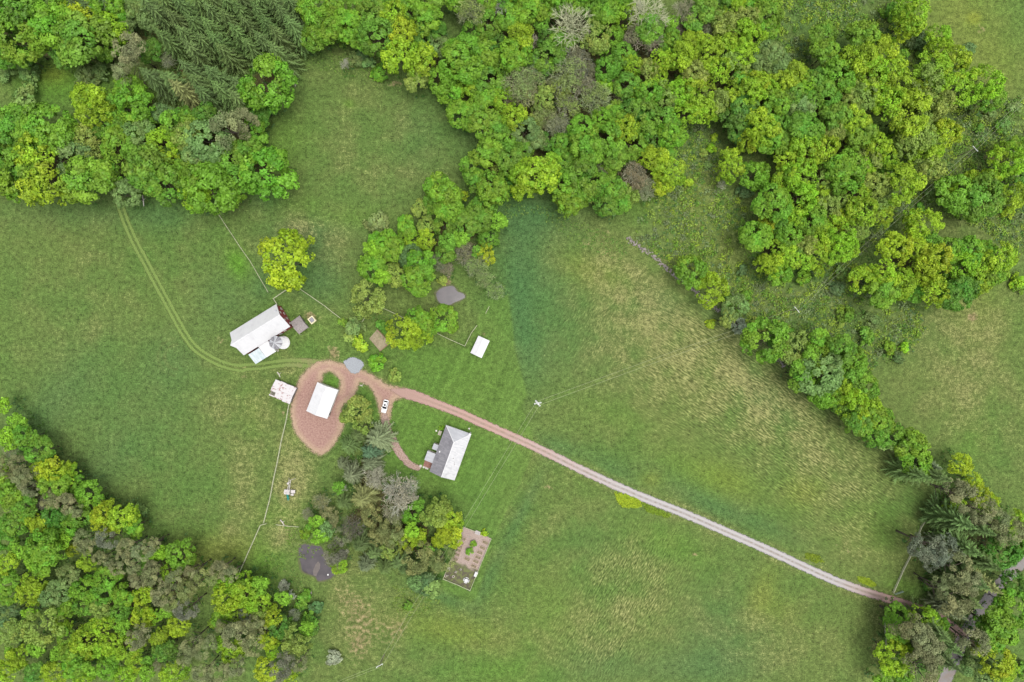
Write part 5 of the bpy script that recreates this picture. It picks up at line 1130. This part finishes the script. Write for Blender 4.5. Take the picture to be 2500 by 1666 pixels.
# ------------------------------------------------------------------ car
def make_car():
    f = Vector(P(*T(640, 860, 3.92, [(1159, 582)])[0], .8)); r = Vector(P(*T(640, 860, 3.92, [(1190, 457)])[0], .8)); c = (f + r) / 2; d = f - r
    root = empty('parked_car', (c.x, c.y, .02), math.atan2(d.y, d.x), 'white car parked where the path leaves the drive', 'car')
    L, W = 4.7, 1.86
    # lofted body: cross-sections along x (front positive): (x, half width, belt height)
    sec = [(-2.35, .70, .55, .80), (-2.25, .84, .40, .98), (-1.7, .92, .32, 1.02), (-.8, .93, .30, 1.0), (.3, .93, .30, .98), (1.1, .92, .30, .95), (1.75, .90, .33, .88), (2.2, .80, .40, .74), (2.35, .62, .50, .62)]
    V, F = [], []
    for x, w, lo, hi in sec: V += [(x, -w * .92, lo), (x, -w, (lo + hi) / 2), (x, -w * .93, hi - .04), (x, -w * .80, hi), (x, w * .80, hi), (x, w * .93, hi - .04), (x, w, (lo + hi) / 2), (x, w * .92, lo)]
    n = 8
    for i in range(len(sec) - 1):
        for k in range(n): F.append((i * n + k, i * n + (k + 1) % n, (i + 1) * n + (k + 1) % n, (i + 1) * n + k))
    F += [tuple(range(n))[::-1], tuple((len(sec) - 1) * n + k for k in range(n))]
    MB().add(V, F).build('body', M['car_white'], root, True)
    # cabin: roof panel on pillars with glass all round
    bl = [(-1.95, .80, 1.0), (-1.75, .82, 1.0), (.75, .80, .97)]
    roof = [(-1.45, -.60, 1.47), (.02, -.62, 1.50), (.02, .62, 1.50), (-1.45, .60, 1.47)]
    b = MB(); b.slab([(-1.5, -.62, 1.46), (.0, -.64, 1.49), (.0, .64, 1.49), (-1.5, .62, 1.46)], .05)
    for s in (-1, 1):
        b.beam((.78, s * .78, .98), (.0, s * .63, 1.46), .07); b.beam((-1.98, s * .76, .98), (-1.48, s * .61, 1.43), .12); b.beam((-.62, s * .82, .99), (-.66, s * .64, 1.46), .06); b.beam((-1.5, s * .63, 1.46), (0, s * .64, 1.48), .06)
    b.build('roof', M['car_white'], root)
    def glass(nm, poly): q = MB(); q.slab(poly, .02); return q.build(nm, M['black_glass'], root)
    glass('windscreen', [(.86, -.74, .985), (.86, .74, .985), (.02, .60, 1.462), (.02, -.60, 1.462)]); glass('rear_window', [(-2.02, .70, 1.01), (-2.02, -.70, 1.01), (-1.5, -.58, 1.445), (-1.5, .58, 1.445)])
    for s in (-1, 1): q = MB(); q.add([(.74, s * .80, .99), (-1.95, s * .80, 1.0), (-1.48, s * .635, 1.44), (.0, s * .655, 1.46), (.70, s * .77, .99), (-1.9, s * .77, 1.0), (-1.46, s * .61, 1.44), (.0, s * .63, 1.46)], [(0, 1, 2, 3), (7, 6, 5, 4)]); q.build('side_window', M['black_glass'], root)
    glass('sunroof', [(-.95, -.38, 1.505), (-.15, -.38, 1.512), (-.15, .38, 1.512), (-.95, .38, 1.505)])
    for s in (-1, 1):
        b = MB(); b.beam((-1.45, s * .55, 1.52), (-.02, s * .56, 1.54), .04); b.build('roof_rail', M['tyre'], root); b = MB(); b.box((.62, s * .98, 1.02), (.16, .22, .14)); b.build('wing_mirror', M['car_white'], root)
        b = MB(); b.box((2.16, s * .60, .66), (.28, .34, .14)); b.build('headlight', M['clear_lamp'], root); b = MB(); b.box((-2.24, s * .68, .84), (.2, .24, .2)); b.build('tail_light', M['red_lamp'], root)
        for x in (-1.42, 1.42):
            q = MB(); q.lathe([(.18, -.11), (.32, -.11), (.345, -.07), (.345, .07), (.32, .11), (.18, .11)], 18); w = q.build('wheel', M['tyre'], root, loc=(x, s * .83, .345)); w.rotation_euler = (math.pi / 2, 0, 0)
            q = MB(); q.lathe([(.0001, -.09), (.19, -.1), (.19, .1), (.0001, .09)], 10); q.build('rim', M['rim'], w)
    b = MB(); b.box((2.33, 0, .42), (.06, 1.1, .14)); b.build('grille', M['tyre'], root)

# ------------------------------------------------------------------ play set
def make_playset():
    z = lambda p: T(640, 1130, 5.227, p); h = 1.6
    q = [Vector(P(*p, h)) for p in z([(290, 343), (412, 352), (412, 397), (292, 398)])]; c = sum(q, Vector((0, 0))) / 4; u = q[1] - q[0]; a = math.atan2(u.y, u.x)
    root = empty('play_set', (c.x, c.y, 0), a, 'wooden play set with teal slide and swing beam in the rough grass', 'play set'); L, W = 3.3, 1.5
    for sx in (-1, 1):
        for sy in (-1, 1): b = MB(); b.box((-.75 + sx * .8, sy * .68, 1.15), (.12, .12, 2.3)); b.build('post', M['play_wood'], root)
    n = 8
    for k in range(n): b = MB(); b.box((-.75 + (k - n / 2 + .5) * 1.7 / n, 0, h), (1.7 / n - .02, 1.45, .06)); b.build('deck_board', M['play_wood'], root)
    for s in (-1, 1): b = MB(); b.slab([(-1.7, s * .02 if s > 0 else -.85, 2.75 if s > 0 else 2.25), (.2, s * .02 if s > 0 else -.85, 2.75 if s > 0 else 2.25), (.2, .85 if s > 0 else -.02, 2.25 if s > 0 else 2.75), (-1.7, .85 if s > 0 else -.02, 2.25 if s > 0 else 2.75)], .05); b.build('roof', M['play_wood'], root)
    b = MB(); b.box((.95, .05, 1.1), (1.5, 1.1, .07)); 
    for x in (.3, 1.6):
        for y in (-.4, .5): b.box((x, y, .54), (.1, .1, 1.05))
    b.build('lower_platform', M['play_wood'], root); b = MB(); b.box((.6, -1.15, .55), (1.0, .7, .06)); b.box((.6, -1.15, .26), (.9, .6, .52)); b.build('step_box', M['play_wood'], root)
    sl = MB(); pts = [(-.8, -.7, 1.62), (-.8, -1.4, 1.15), (-.76, -2.3, .55), (-.72, -3.0, .25), (-.7, -3.35, .22)]; w = [.34, .34, .30, .24, .2]
    for s in (-1, 1):
        for i in range(4): sl.beam(Vector(pts[i]) + Vector((s * w[i], 0, .10)), Vector(pts[i + 1]) + Vector((s * w[i + 1], 0, .10)), .06, .22)
    for i in range(4): sl.slab([(pts[i][0] - w[i], pts[i][1], pts[i][2]), (pts[i + 1][0] - w[i + 1], pts[i + 1][1], pts[i + 1][2]), (pts[i + 1][0] + w[i + 1], pts[i + 1][1], pts[i + 1][2]), (pts[i][0] + w[i], pts[i][1], pts[i][2])], .05)
    sl.build('slide', M['teal'], root)
    for x in (-.55, -.05): b = MB(); b.beam((x, .75, 2.2), (x + .25, 4.3, 2.2), .14, .16); b.build('swing_beam', M['play_wood'], root)
    for s in (-1, 1): b = MB(); b.beam((.0 + s * .25, 4.25, 2.18), (.0 + s * 1.15, 4.5, 0), .12); b.build('swing_leg', M['play_wood'], root)
    for k, y in enumerate((1.7, 3.0)):
        b = MB()
        for dx in (-.2, .2): b.tube([(-.3 + .1 * k + dx, y, 2.15), (-.5 + dx, y, .5)], .015, 4)
        sw = b.build('swing', M['wire'], root); b = MB(); b.box((-.5, y, .48), (.5, .25, .05)); b.build('seat', M['play_wood'], sw)
    b = MB(); b.lathe([(.25, .9), (.4, 1.0), (.36, 1.12), (.0001, 1.05)], 10, (-1.0, 2.7, 0)); b.beam((-1.0, 2.7, .9), (-1.0, 2.7, 0), .08); b.build('tyre_seat', M['play_wood'], root)

# ------------------------------------------------------------------ fences, wall, poles
def fence(pts, label, gap=2.9, rails=(.5, .9, 1.25), group=None, wob=.05, w=.10, mat='fence_wood', first=0.0):
    q = [Vector((*P(*p), 0)) for p in pts]; c = q[0].copy(); rr = random.Random(int(pts[0][0]))
    root = empty('fence', c, 0, label, 'fence', group); loc = []
    for i in range(len(q) - 1):
        L = (q[i + 1] - q[i]).length; n = max(1, round(L / gap))
        for k in range(n): loc.append(q[i].lerp(q[i + 1], k / n) + Vector((rr.uniform(-wob, wob), rr.uniform(-wob, wob), 0)))
    loc.append(q[-1]); pm = MB(); hh = rails[-1] + .12; pm.tube([(0, 0, -.05), (0, 0, hh)], .085, 6); pme = pm.mesh('post', M[mat])
    for p in loc: link('post', pme, root, p - c, rr.uniform(0, 6))
    for i in range(len(loc) - 1):
        a, b2 = loc[i] - c, loc[i + 1] - c
        for j, z in enumerate(rails):
            m = MB(); off = Vector((0, 0, z + rr.uniform(-.04, .04)))
            m.beam(a + off, b2 + off + Vector((0, 0, .02)), w * (1.35 if j == len(rails) - 1 else 1.0), .07); m.build('rail', M[mat], root)
    return root

def make_fences():
    z5 = lambda p: T(640, 1130, 5.227, p); z2 = lambda p: T(640, 860, 3.92, p); z1 = lambda p: T(500, 680, 4.706, p); z6 = lambda p: T(860, 560, 4.6125, p)
    zf = lambda p: T(1660, 1106, 2.8, p); zl = lambda p: T(0, 450, 3.136, p); z0 = lambda p: T(0, 900, 2.046, p)
    fence(z2([(265, 500), (240, 640), (190, 850), (170, 970), (110, 1250)]) + z5([(110, 450), (30, 760)]), 'long pale rail fence running down from the rusty shed', 3.2)
    fence(z0([(1335, 772), (1305, 780), (1260, 880), (1195, 1030)]), 'pale rail fence from the field corner down into the lower left wood', 3.2)
    fence(zl([(1618, 135), (1660, 205), (1700, 265), (1790, 400), (1850, 490), (1920, 590), (2058, 828)]), 'thin pale fence from the wood edge past the lone yellow tree', 3.6, (.55, 1.0), w=.07)
    fence(z1([(955, 130), (797, 237), (842, 302)]), 'short corner fence at the upper end of the barn', 2.4)
    fence(z1([(1050, 85), (1385, 320), (1655, 525)]), 'straight pale fence running down right of the barn', 3.2)
    fence(z6([(155, 985), (60, 1135)]), 'short single run of rails above the straw plot', 2.6, (.6, 1.1))
    fence(z6([(340, 885), (520, 968), (700, 1055), (900, 1145), (1080, 1232), (1270, 1315), (1345, 1165), (1405, 1085)]), 'paddock fence below the smaller pond, turning at the white hut', 3.0)
    fence(zf([(1740, 295), (1720, 350), (1690, 425), (1640, 500), (1570, 690), (1510, 810), (1450, 950)]), 'weathered rail fence across the right end of the long field', 3.0, w=.14)
    fence(zf([(1400, 1065), (1393, 1175), (1405, 1340)]), 'weathered fence along the lower right corner wood', 3.0, w=.14)
    q = z5([(185, 785), (290, 800), (470, 815)]); fence(q, 'low pale rail near the play set, one end in the shrubs', 3.4, (.35, .6), w=.13)
    # field gate by the drive's far end
    a, b2 = [Vector((*P(*p), 0)) for p in zf([(1462, 962), (1518, 942)])]; d = b2 - a; root = empty('field_gate', a, math.atan2(d.y, d.x), 'dull green field gate standing open beside the drive', 'gate'); L = d.length
    for k in range(5): m = MB(); m.beam((0, 0, .25 + k * .22), (L, 0, .25 + k * .22), .06 if k < 4 else .12, .05); m.build('bar', M['green_metal'], root)
    for x in (0, L / 2, L): m = MB(); m.beam((x, 0, 0), (x, 0, 1.25), .09); m.build('post', M['green_metal'], root)
    # two leaning poles on the upper lawn
    a, b2 = [Vector((*P(*p), 0)) for p in z6([(1545, 868), (1503, 948)])]; m = MB(); m.beam(a - b2 + Vector((0, 0, .9)), Vector((0, 0, .06)), .14); m.beam((0, 0, .0), (.35, .9, 1.0), .10)
    tag(m.build('propped_poles', M['fence_wood'], loc=b2), 'two pale poles propped together on the lawn below the bare trees', 'poles')
    # fallen trunk by the play set and the one at the upper wood's foot
    for nm, pts, lab in (('fallen_log', z5([(235, 728), (285, 800)]), 'short bleached log leaning on the low rail near the play set'), ('fallen_log', zl([(1093, 85), (1103, 170)]), 'pale fallen trunk at the foot of the wood above the left field'),
                         ('fallen_log', T(500, 680, 4.706, [(835, 1078), (868, 1135)]), 'thin pale log in the grass above the rusty shed'), ('fallen_log', T(500, 680, 4.706, [(1785, 1230), (1815, 1238)]), 'short pale plank in the grass beside the red yard')):
        p = [Vector((*P(*k), .2)) for k in pts]; m = MB(); mid = (p[1] - p[0]) * .5 + Vector((.12, .1, .08)); m.tube([(0, 0, 0), mid, p[1] - p[0]], [.24, .2, .13], 8); m.tube([mid, mid + Vector((.9, .7, .35))], [.09, .03], 5)
        tag(m.build(nm, M['deadwood'], smooth=True, loc=p[0]), lab, 'log')
    # brush heap of bleached branches at the foot of the northern wood
    for px, py, R, lab in ((850, 152, 1.7, 'tangle of bleached branches at the top of the round meadow'), (722, 203, 1.6, 'heap of grey brush under the spruces at the meadow edge'), (541, 508, .7, 'small pale brush heap right of the thin fence')):
        x, y = P(px, py); m = MB(); rr = random.Random(px)
        for k in range(16): a0 = rr.uniform(0, 6.28); e = Vector((math.cos(a0) * R * rr.uniform(.3, 1), math.sin(a0) * R * rr.uniform(.3, 1), rr.uniform(.1, .9))); s0 = Vector((rr.uniform(-.3, .3), rr.uniform(-.3, .3), .1)); m.tube([s0, s0.lerp(e, .5) + Vector((0, 0, .15)), e], [.09, .06, .02], 5)
        tag(m.build('brush_heap', M['deadwood'], loc=(x, y, 0)), lab, 'brush heap')
    # grey fallen stone by the larger pond
    x, y = P(757, 1447); m = MB(); m.lathe([(.5, 0), (.75, .3), (.4, .6), (.0001, .66)], 8); tag(m.build('boulder', M['stone'], loc=(x, y, -.05)), 'grey boulder in the weeds below the larger pond', 'boulder')
    x, y = P(*z5([(842, 1428)])[0]); m = MB(); m.lathe([(.2, 0), (.32, .16), (.12, .3), (.0001, .32)], 8); tag(m.build('boulder', M['concrete'], loc=(x, y, .0)), 'small white stone standing in the larger pond', 'boulder')

def make_stone_wall():
    runs = [T(1180, 480, 3.92, [(1370, 395), (1480, 470), (1560, 520), (1680, 620), (1795, 725)]), [(1640, 668), (1680, 695), (1703, 717), (1733, 745), (1756, 759)], [(1776, 778), (1812, 800), (1838, 818)], [(1893, 868), (1908, 884), (1916, 896)]]
    root = empty('stone_wall', (*P(1530, 581), 0), 0, 'tumbled dry stone wall between the long field and the scrub', 'stone wall'); c = root.location; rr = random.Random(8); big = []; V = MB()
    base = [Vector(v) for v in ((-1, -1, -.7), (1, -1, -.7), (1.1, .9, -.7), (-.9, 1, -.7), (-.7, -.8, .7), (.8, -.7, .8), (.7, .8, .65), (-.8, .7, .75))]
    fs = [(3, 2, 1, 0), (4, 5, 6, 7), (0, 1, 5, 4), (1, 2, 6, 5), (2, 3, 7, 6), (3, 0, 4, 7)]
    sm = [MB().add([v * (1 + rr.uniform(-.18, .18)) for v in base], fs).mesh('stone', M['stone']) for _ in range(5)]; nbig = 0
    for run in runs:
        q = [Vector((*P(*p), 0)) for p in run]
        for i in range(len(q) - 1):
            d = q[i + 1] - q[i]; L = d.length; nrm = Vector((-d.y, d.x, 0)).normalized(); n = int(L * 8)
            for k in range(n):
                lay = rr.random(); off = rr.gauss(0, .42); p = q[i].lerp(q[i + 1], rr.random()) + nrm * off; s = rr.uniform(.14, .38) * (1 - .3 * abs(off)); zz = max(.06, .55 * rr.random() * (1 - abs(off) / 1.1)); R = Matrix.Rotation(rr.uniform(0, 6.28), 3, 'Z') @ Matrix.Rotation(rr.uniform(-.5, .5), 3, 'X')
                if s > .29 and nbig < 160:
                    o = link('stone', rr.choice(sm), root, p - c + Vector((0, 0, zz + .1))); o.rotation_euler = R.to_euler(); o.scale = (s, s * .8, s * .6); nbig += 1
                else: V.add([p - c + Vector((0, 0, zz)) + R @ Vector((v.x * s, v.y * s * .8, v.z * s * .6)) for v in base], fs)
    o = V.build('small_stones', M['stone'], root); o['kind'] = 'stuff'

def make_poles():
    P1, P2, P3_, P0, PX_ = (1313, 985), (1945, 757), (2380, 364), (927, 1626), (2620, 130)
    def pole(px, h, ang, label, arms=1, cross=False):
        x, y = P(*px, h - .4); root = empty('utility_pole', (x, y, 0), ang, label, 'utility pole', 'poles of the power line')
        m = MB(); m.tube([(0, 0, -.05), (0, 0, h)], [.17, .11], 8); m.build('pole', M['pole_wood'], root)
        for k in range(arms):
            rz = k * 1.05; d = Vector((math.cos(rz), math.sin(rz), 0)) * 1.25; z0 = h - .35 - .45 * k; sd = Vector((-d.y, d.x, 0)).normalized()
            for s in ((-1, 1) if arms > 1 else (1,)): m = MB(); m.beam(-d + sd * s * .14 + Vector((0, 0, z0)), d + sd * s * .14 + Vector((0, 0, z0)), .12, .14); m.build('crossarm', M['insulator'], root)
            for s in (-1, 1): m = MB(); m.lathe([(.06, 0), (.09, .06), (.05, .12), (.08, .18), (.0001, .22)], 8, tuple(d * s * .92 + Vector((0, 0, z0 + .07)))); m.build('insulator', M['insulator'], root)
        if arms > 1: m = MB(); m.lathe([(.26, 0), (.28, .05), (.28, .75), (.2, .85), (.0001, .88)], 12, (.42, -.1, h - 1.9)); m.build('transformer', M['insulator'], root)
        return Vector((x, y, h - .15))
    H = 10.0
    t1 = pole(P1, H, math.radians(-50), 'pale crossarmed power pole in the long field near the drive', 2); t2 = pole(P2, H, math.radians(-50), 'power pole standing in the scrub among the brambles'); t3 = pole(P3_, H, math.radians(-48), 'power pole under the wires near the right edge of the scrub'); t0 = pole(P0, 9.0, math.radians(30), 'lone power pole at the bottom of the lower meadow')
    e3 = Vector((*P(2660, 90, H), H)); e0 = Vector((*P(770, 1690, 8), 8.5))
    for a, b, lab, wd in ((t1, t2, 'pair of overhead wires crossing the long field', .7), (t2, t3, 'pair of overhead wires over the scrub and yellow-green wood', .6), (t3, e3, 'pair of overhead wires leaving at the upper right', .6), (t1, t0, 'pair of overhead wires over the drive, lawn and garden', .75), (t0, e0, 'overhead wires leaving at the bottom of the meadow', .4)):
        d = (b - a); n = Vector((-d.y, d.x, 0)).normalized(); root = empty('overhead_wire', a, 0, lab, 'wires', 'wires of the power line'); sag = d.length * .022
        for s in (-1, 1):
            pts = [n * s * wd + d * (k / 14) - Vector((0, 0, sag * 4 * (k / 14) * (1 - k / 14))) for k in range(15)]; m = MB(); m.tube(pts, .034, 4); m.build('wire', M['wire'], root)

# ------------------------------------------------------------------ fenced garden
def make_garden():
    z = lambda p: T(1040, 1260, 7.84, p); g = [Vector((*P(*p), 0)) for p in GARDEN]
    q = z([(940, 285), (725, 205), (330, 1195), (590, 1300), (845, 1415), (1250, 430), (1200, 405)]); fence(q, 'low pale fence round the vegetable garden', 2.6, (.45, .9), wob=.02, w=.09)
    ang = math.atan2(*((g[1] - g[0]).yx))
    side = {'L': [(708, 432), (672, 520), (645, 585), (618, 655), (592, 735), (560, 822)], 'R': [(1135, 505), (1080, 608), (1030, 700), (995, 790), (955, 868), (915, 958)], 'C': [(788, 822)]}
    names = {'L': 'left', 'R': 'right'}; nth = ['top', 'second', 'third', 'fourth', 'fifth', 'bottom']
    bm = MB(); bm.box((0, 0, .12), (1.9, .92, .24)); soil = bm.mesh('soil', M['soil']); plant = None
    for k, lst in side.items():
        for i, p in enumerate(lst):
            x, y = P(*z([p])[0]); lab = 'timber garden bed, %s of the %s row' % (nth[i], names[k]) if k != 'C' else 'timber garden bed standing alone below the centre bush'
            root = empty('garden_bed', (x, y, 0), ang + random.uniform(-.06, .06), lab, 'garden bed', 'timber beds in the vegetable garden'); link('soil', soil, root)
            for s in (-1, 1): m = MB(); m.box((0, s * .5, .16), (2.1, .12, .32)); m.build('board', M['bed_wood'], root); m = MB(); m.box((s * 1.0, 0, .158), (.12, .876, .32)); m.build('board', M['bed_wood'], root)
            rr = random.Random(i + ord(k)); m = MB()
            for _ in range(9): m.beam((rr.uniform(-.8, .8), rr.uniform(-.35, .35), .27), (rr.uniform(-.8, .8), rr.uniform(-.35, .35), .34), .10, .05)
            m.build('straw', M['mulch'], root)
    for (p, r, lab) in (((575, 1065), .42, 'square looking pale tub nearest the garden middle'), ((527, 1150), .42, 'pale round tub in the middle of the lower garden corner'), ((378, 1140), .42, 'pale round tub nearest the lower left garden corner'), ((420, 1135), .2, 'smallest pale pot, between two tubs in the garden corner'), ((840, 395), .2, 'white pot beside the dark patch at the garden gate'), ((668, 1015), .3, 'stone coloured pot below the left garden beds')):
        x, y = P(*z([p])[0]); root = empty('garden_pot', (x, y, 0), .3, lab, 'pot', 'pots in the vegetable garden'); m = MB(); m.lathe([(r * .7, 0), (r, .5), (r * 1.05, .55), (r * .85, .55), (r * .8, .4)], 14 if r != .42 or p[0] != 575 else 4); m.build('pot', M['terracotta'], root); m = MB(); m.lathe([(r * .84, .42), (r * .4, .5), (.0001, .52)], 10); m.build('soil', M['soil'], root)
    x, y = P(*z([(440, 1005)])[0]); root = empty('crate', (x, y, 0), ang + .2, 'small open pale crate by the left garden fence', 'crate'); m = MB()
    for s in (-1, 1): m.box((s * .35, 0, .2), (.06, .9, .4)); m.box((0, s * .42, .2), (.64, .06, .39))
    m.build('side', M['terracotta'], root); m = MB(); m.box((0, 0, .03), (.64, .78, .05)); m.build('base', M['old_wood'], root)
    x, y = P(*z([(957, 1105)])[0]); root = empty('storage_box', (x, y, 0), ang, 'white storage box on the right garden fence', 'box'); m = MB(); m.box((0, 0, .4), (.85, 1.6, .8)); m.build('body', M['white_wall'], root); m = MB(); m.slab([(-.5, -.86, .82), (.5, -.86, .9), (.5, .86, .9), (-.5, .86, .82)], .06); m.build('lid', M['white_metal'], root)
    # slatted bench by the gate
    x, y = P(*z([(990, 318)])[0]); root = empty('slatted_platform', (x, y, 0), ang, 'slatted pale platform at the top of the garden fence', 'platform')
    for k in range(6): m = MB(); m.box((-.8 + k * .32, 0, .42), (.2, 1.3, .06)); m.build('slat', M['bed_pale'], root)
    for s in (-1, 1): m = MB(); m.box((0, s * .5, .2), (1.9, .1, .38)); m.build('bearer', M['old_wood'], root)
    # round table with four curved benches
    x, y = P(*z([(772, 1225)])[0]); root = empty('round_table', (x, y, 0), .4, 'round pale table ringed by curved benches in the garden', 'table'); m = MB(); m.lathe([(.22, 0), (.14, .1), (.14, .62), (.62, .66), (.68, .7), (.68, .76)], 24); m.build('table_top', M['slab_stone2'], root)
    for k in range(4):
        m = MB(); n = 7; a0, a1 = k * math.pi / 2 + .17, (k + 1) * math.pi / 2 - .17; vs = []
        for i in range(n + 1):
            t = a0 + (a1 - a0) * i / n
            for r, zz in ((.84, .40), (1.08, .40), (1.08, .46), (.84, .46)): vs.append((r * math.cos(t), r * math.sin(t), zz))
        fs = [(i * 4 + j, i * 4 + (j + 1) % 4, (i + 1) * 4 + (j + 1) % 4, (i + 1) * 4 + j) for i in range(n) for j in range(4)] + [(3, 2, 1, 0), (n * 4, n * 4 + 1, n * 4 + 2, n * 4 + 3)]
        m.add(vs, fs)
        for t in (a0 + .2, a1 - .2): m.box((.96 * math.cos(t), .96 * math.sin(t), .19), (.1, .1, .41))
        m.build('bench', M['slab_stone2'], root)
M['bed_wood'] = simple('raw_bed_timber', (.40, .31, .24), (.30, .23, .18), 2, .85)
M['bed_pale'] = simple('pale_slats', (.46, .43, .42), (.36, .33, .33), 2, .85)
M['slab_stone2'] = simple('pale_cast_stone', (.46, .46, .47), (.36, .36, .37), 3, .85)

# ------------------------------------------------------------------ build everything
parse_trees()
make_tree_meshes()
for x, y, r, k, zone in ALLT:
    if any(q in zone for q in ('wood', 'stand', 'hedge', 'grove', 'clump', 'conifers', 'edge')) and k[0] != 'H':
        hh = 8 if k[0] != 'S' else 16
        wx, wy = P(x, y, hh); FOREST_PTS.append((wx, wy, r * S))
make_ground(); make_sheets()
make_barn(); make_silo(); make_sheds(); make_house()
make_trees(); make_undergrowth()
make_fences(); make_stone_wall(); make_poles(); make_garden(); make_playset(); make_car()
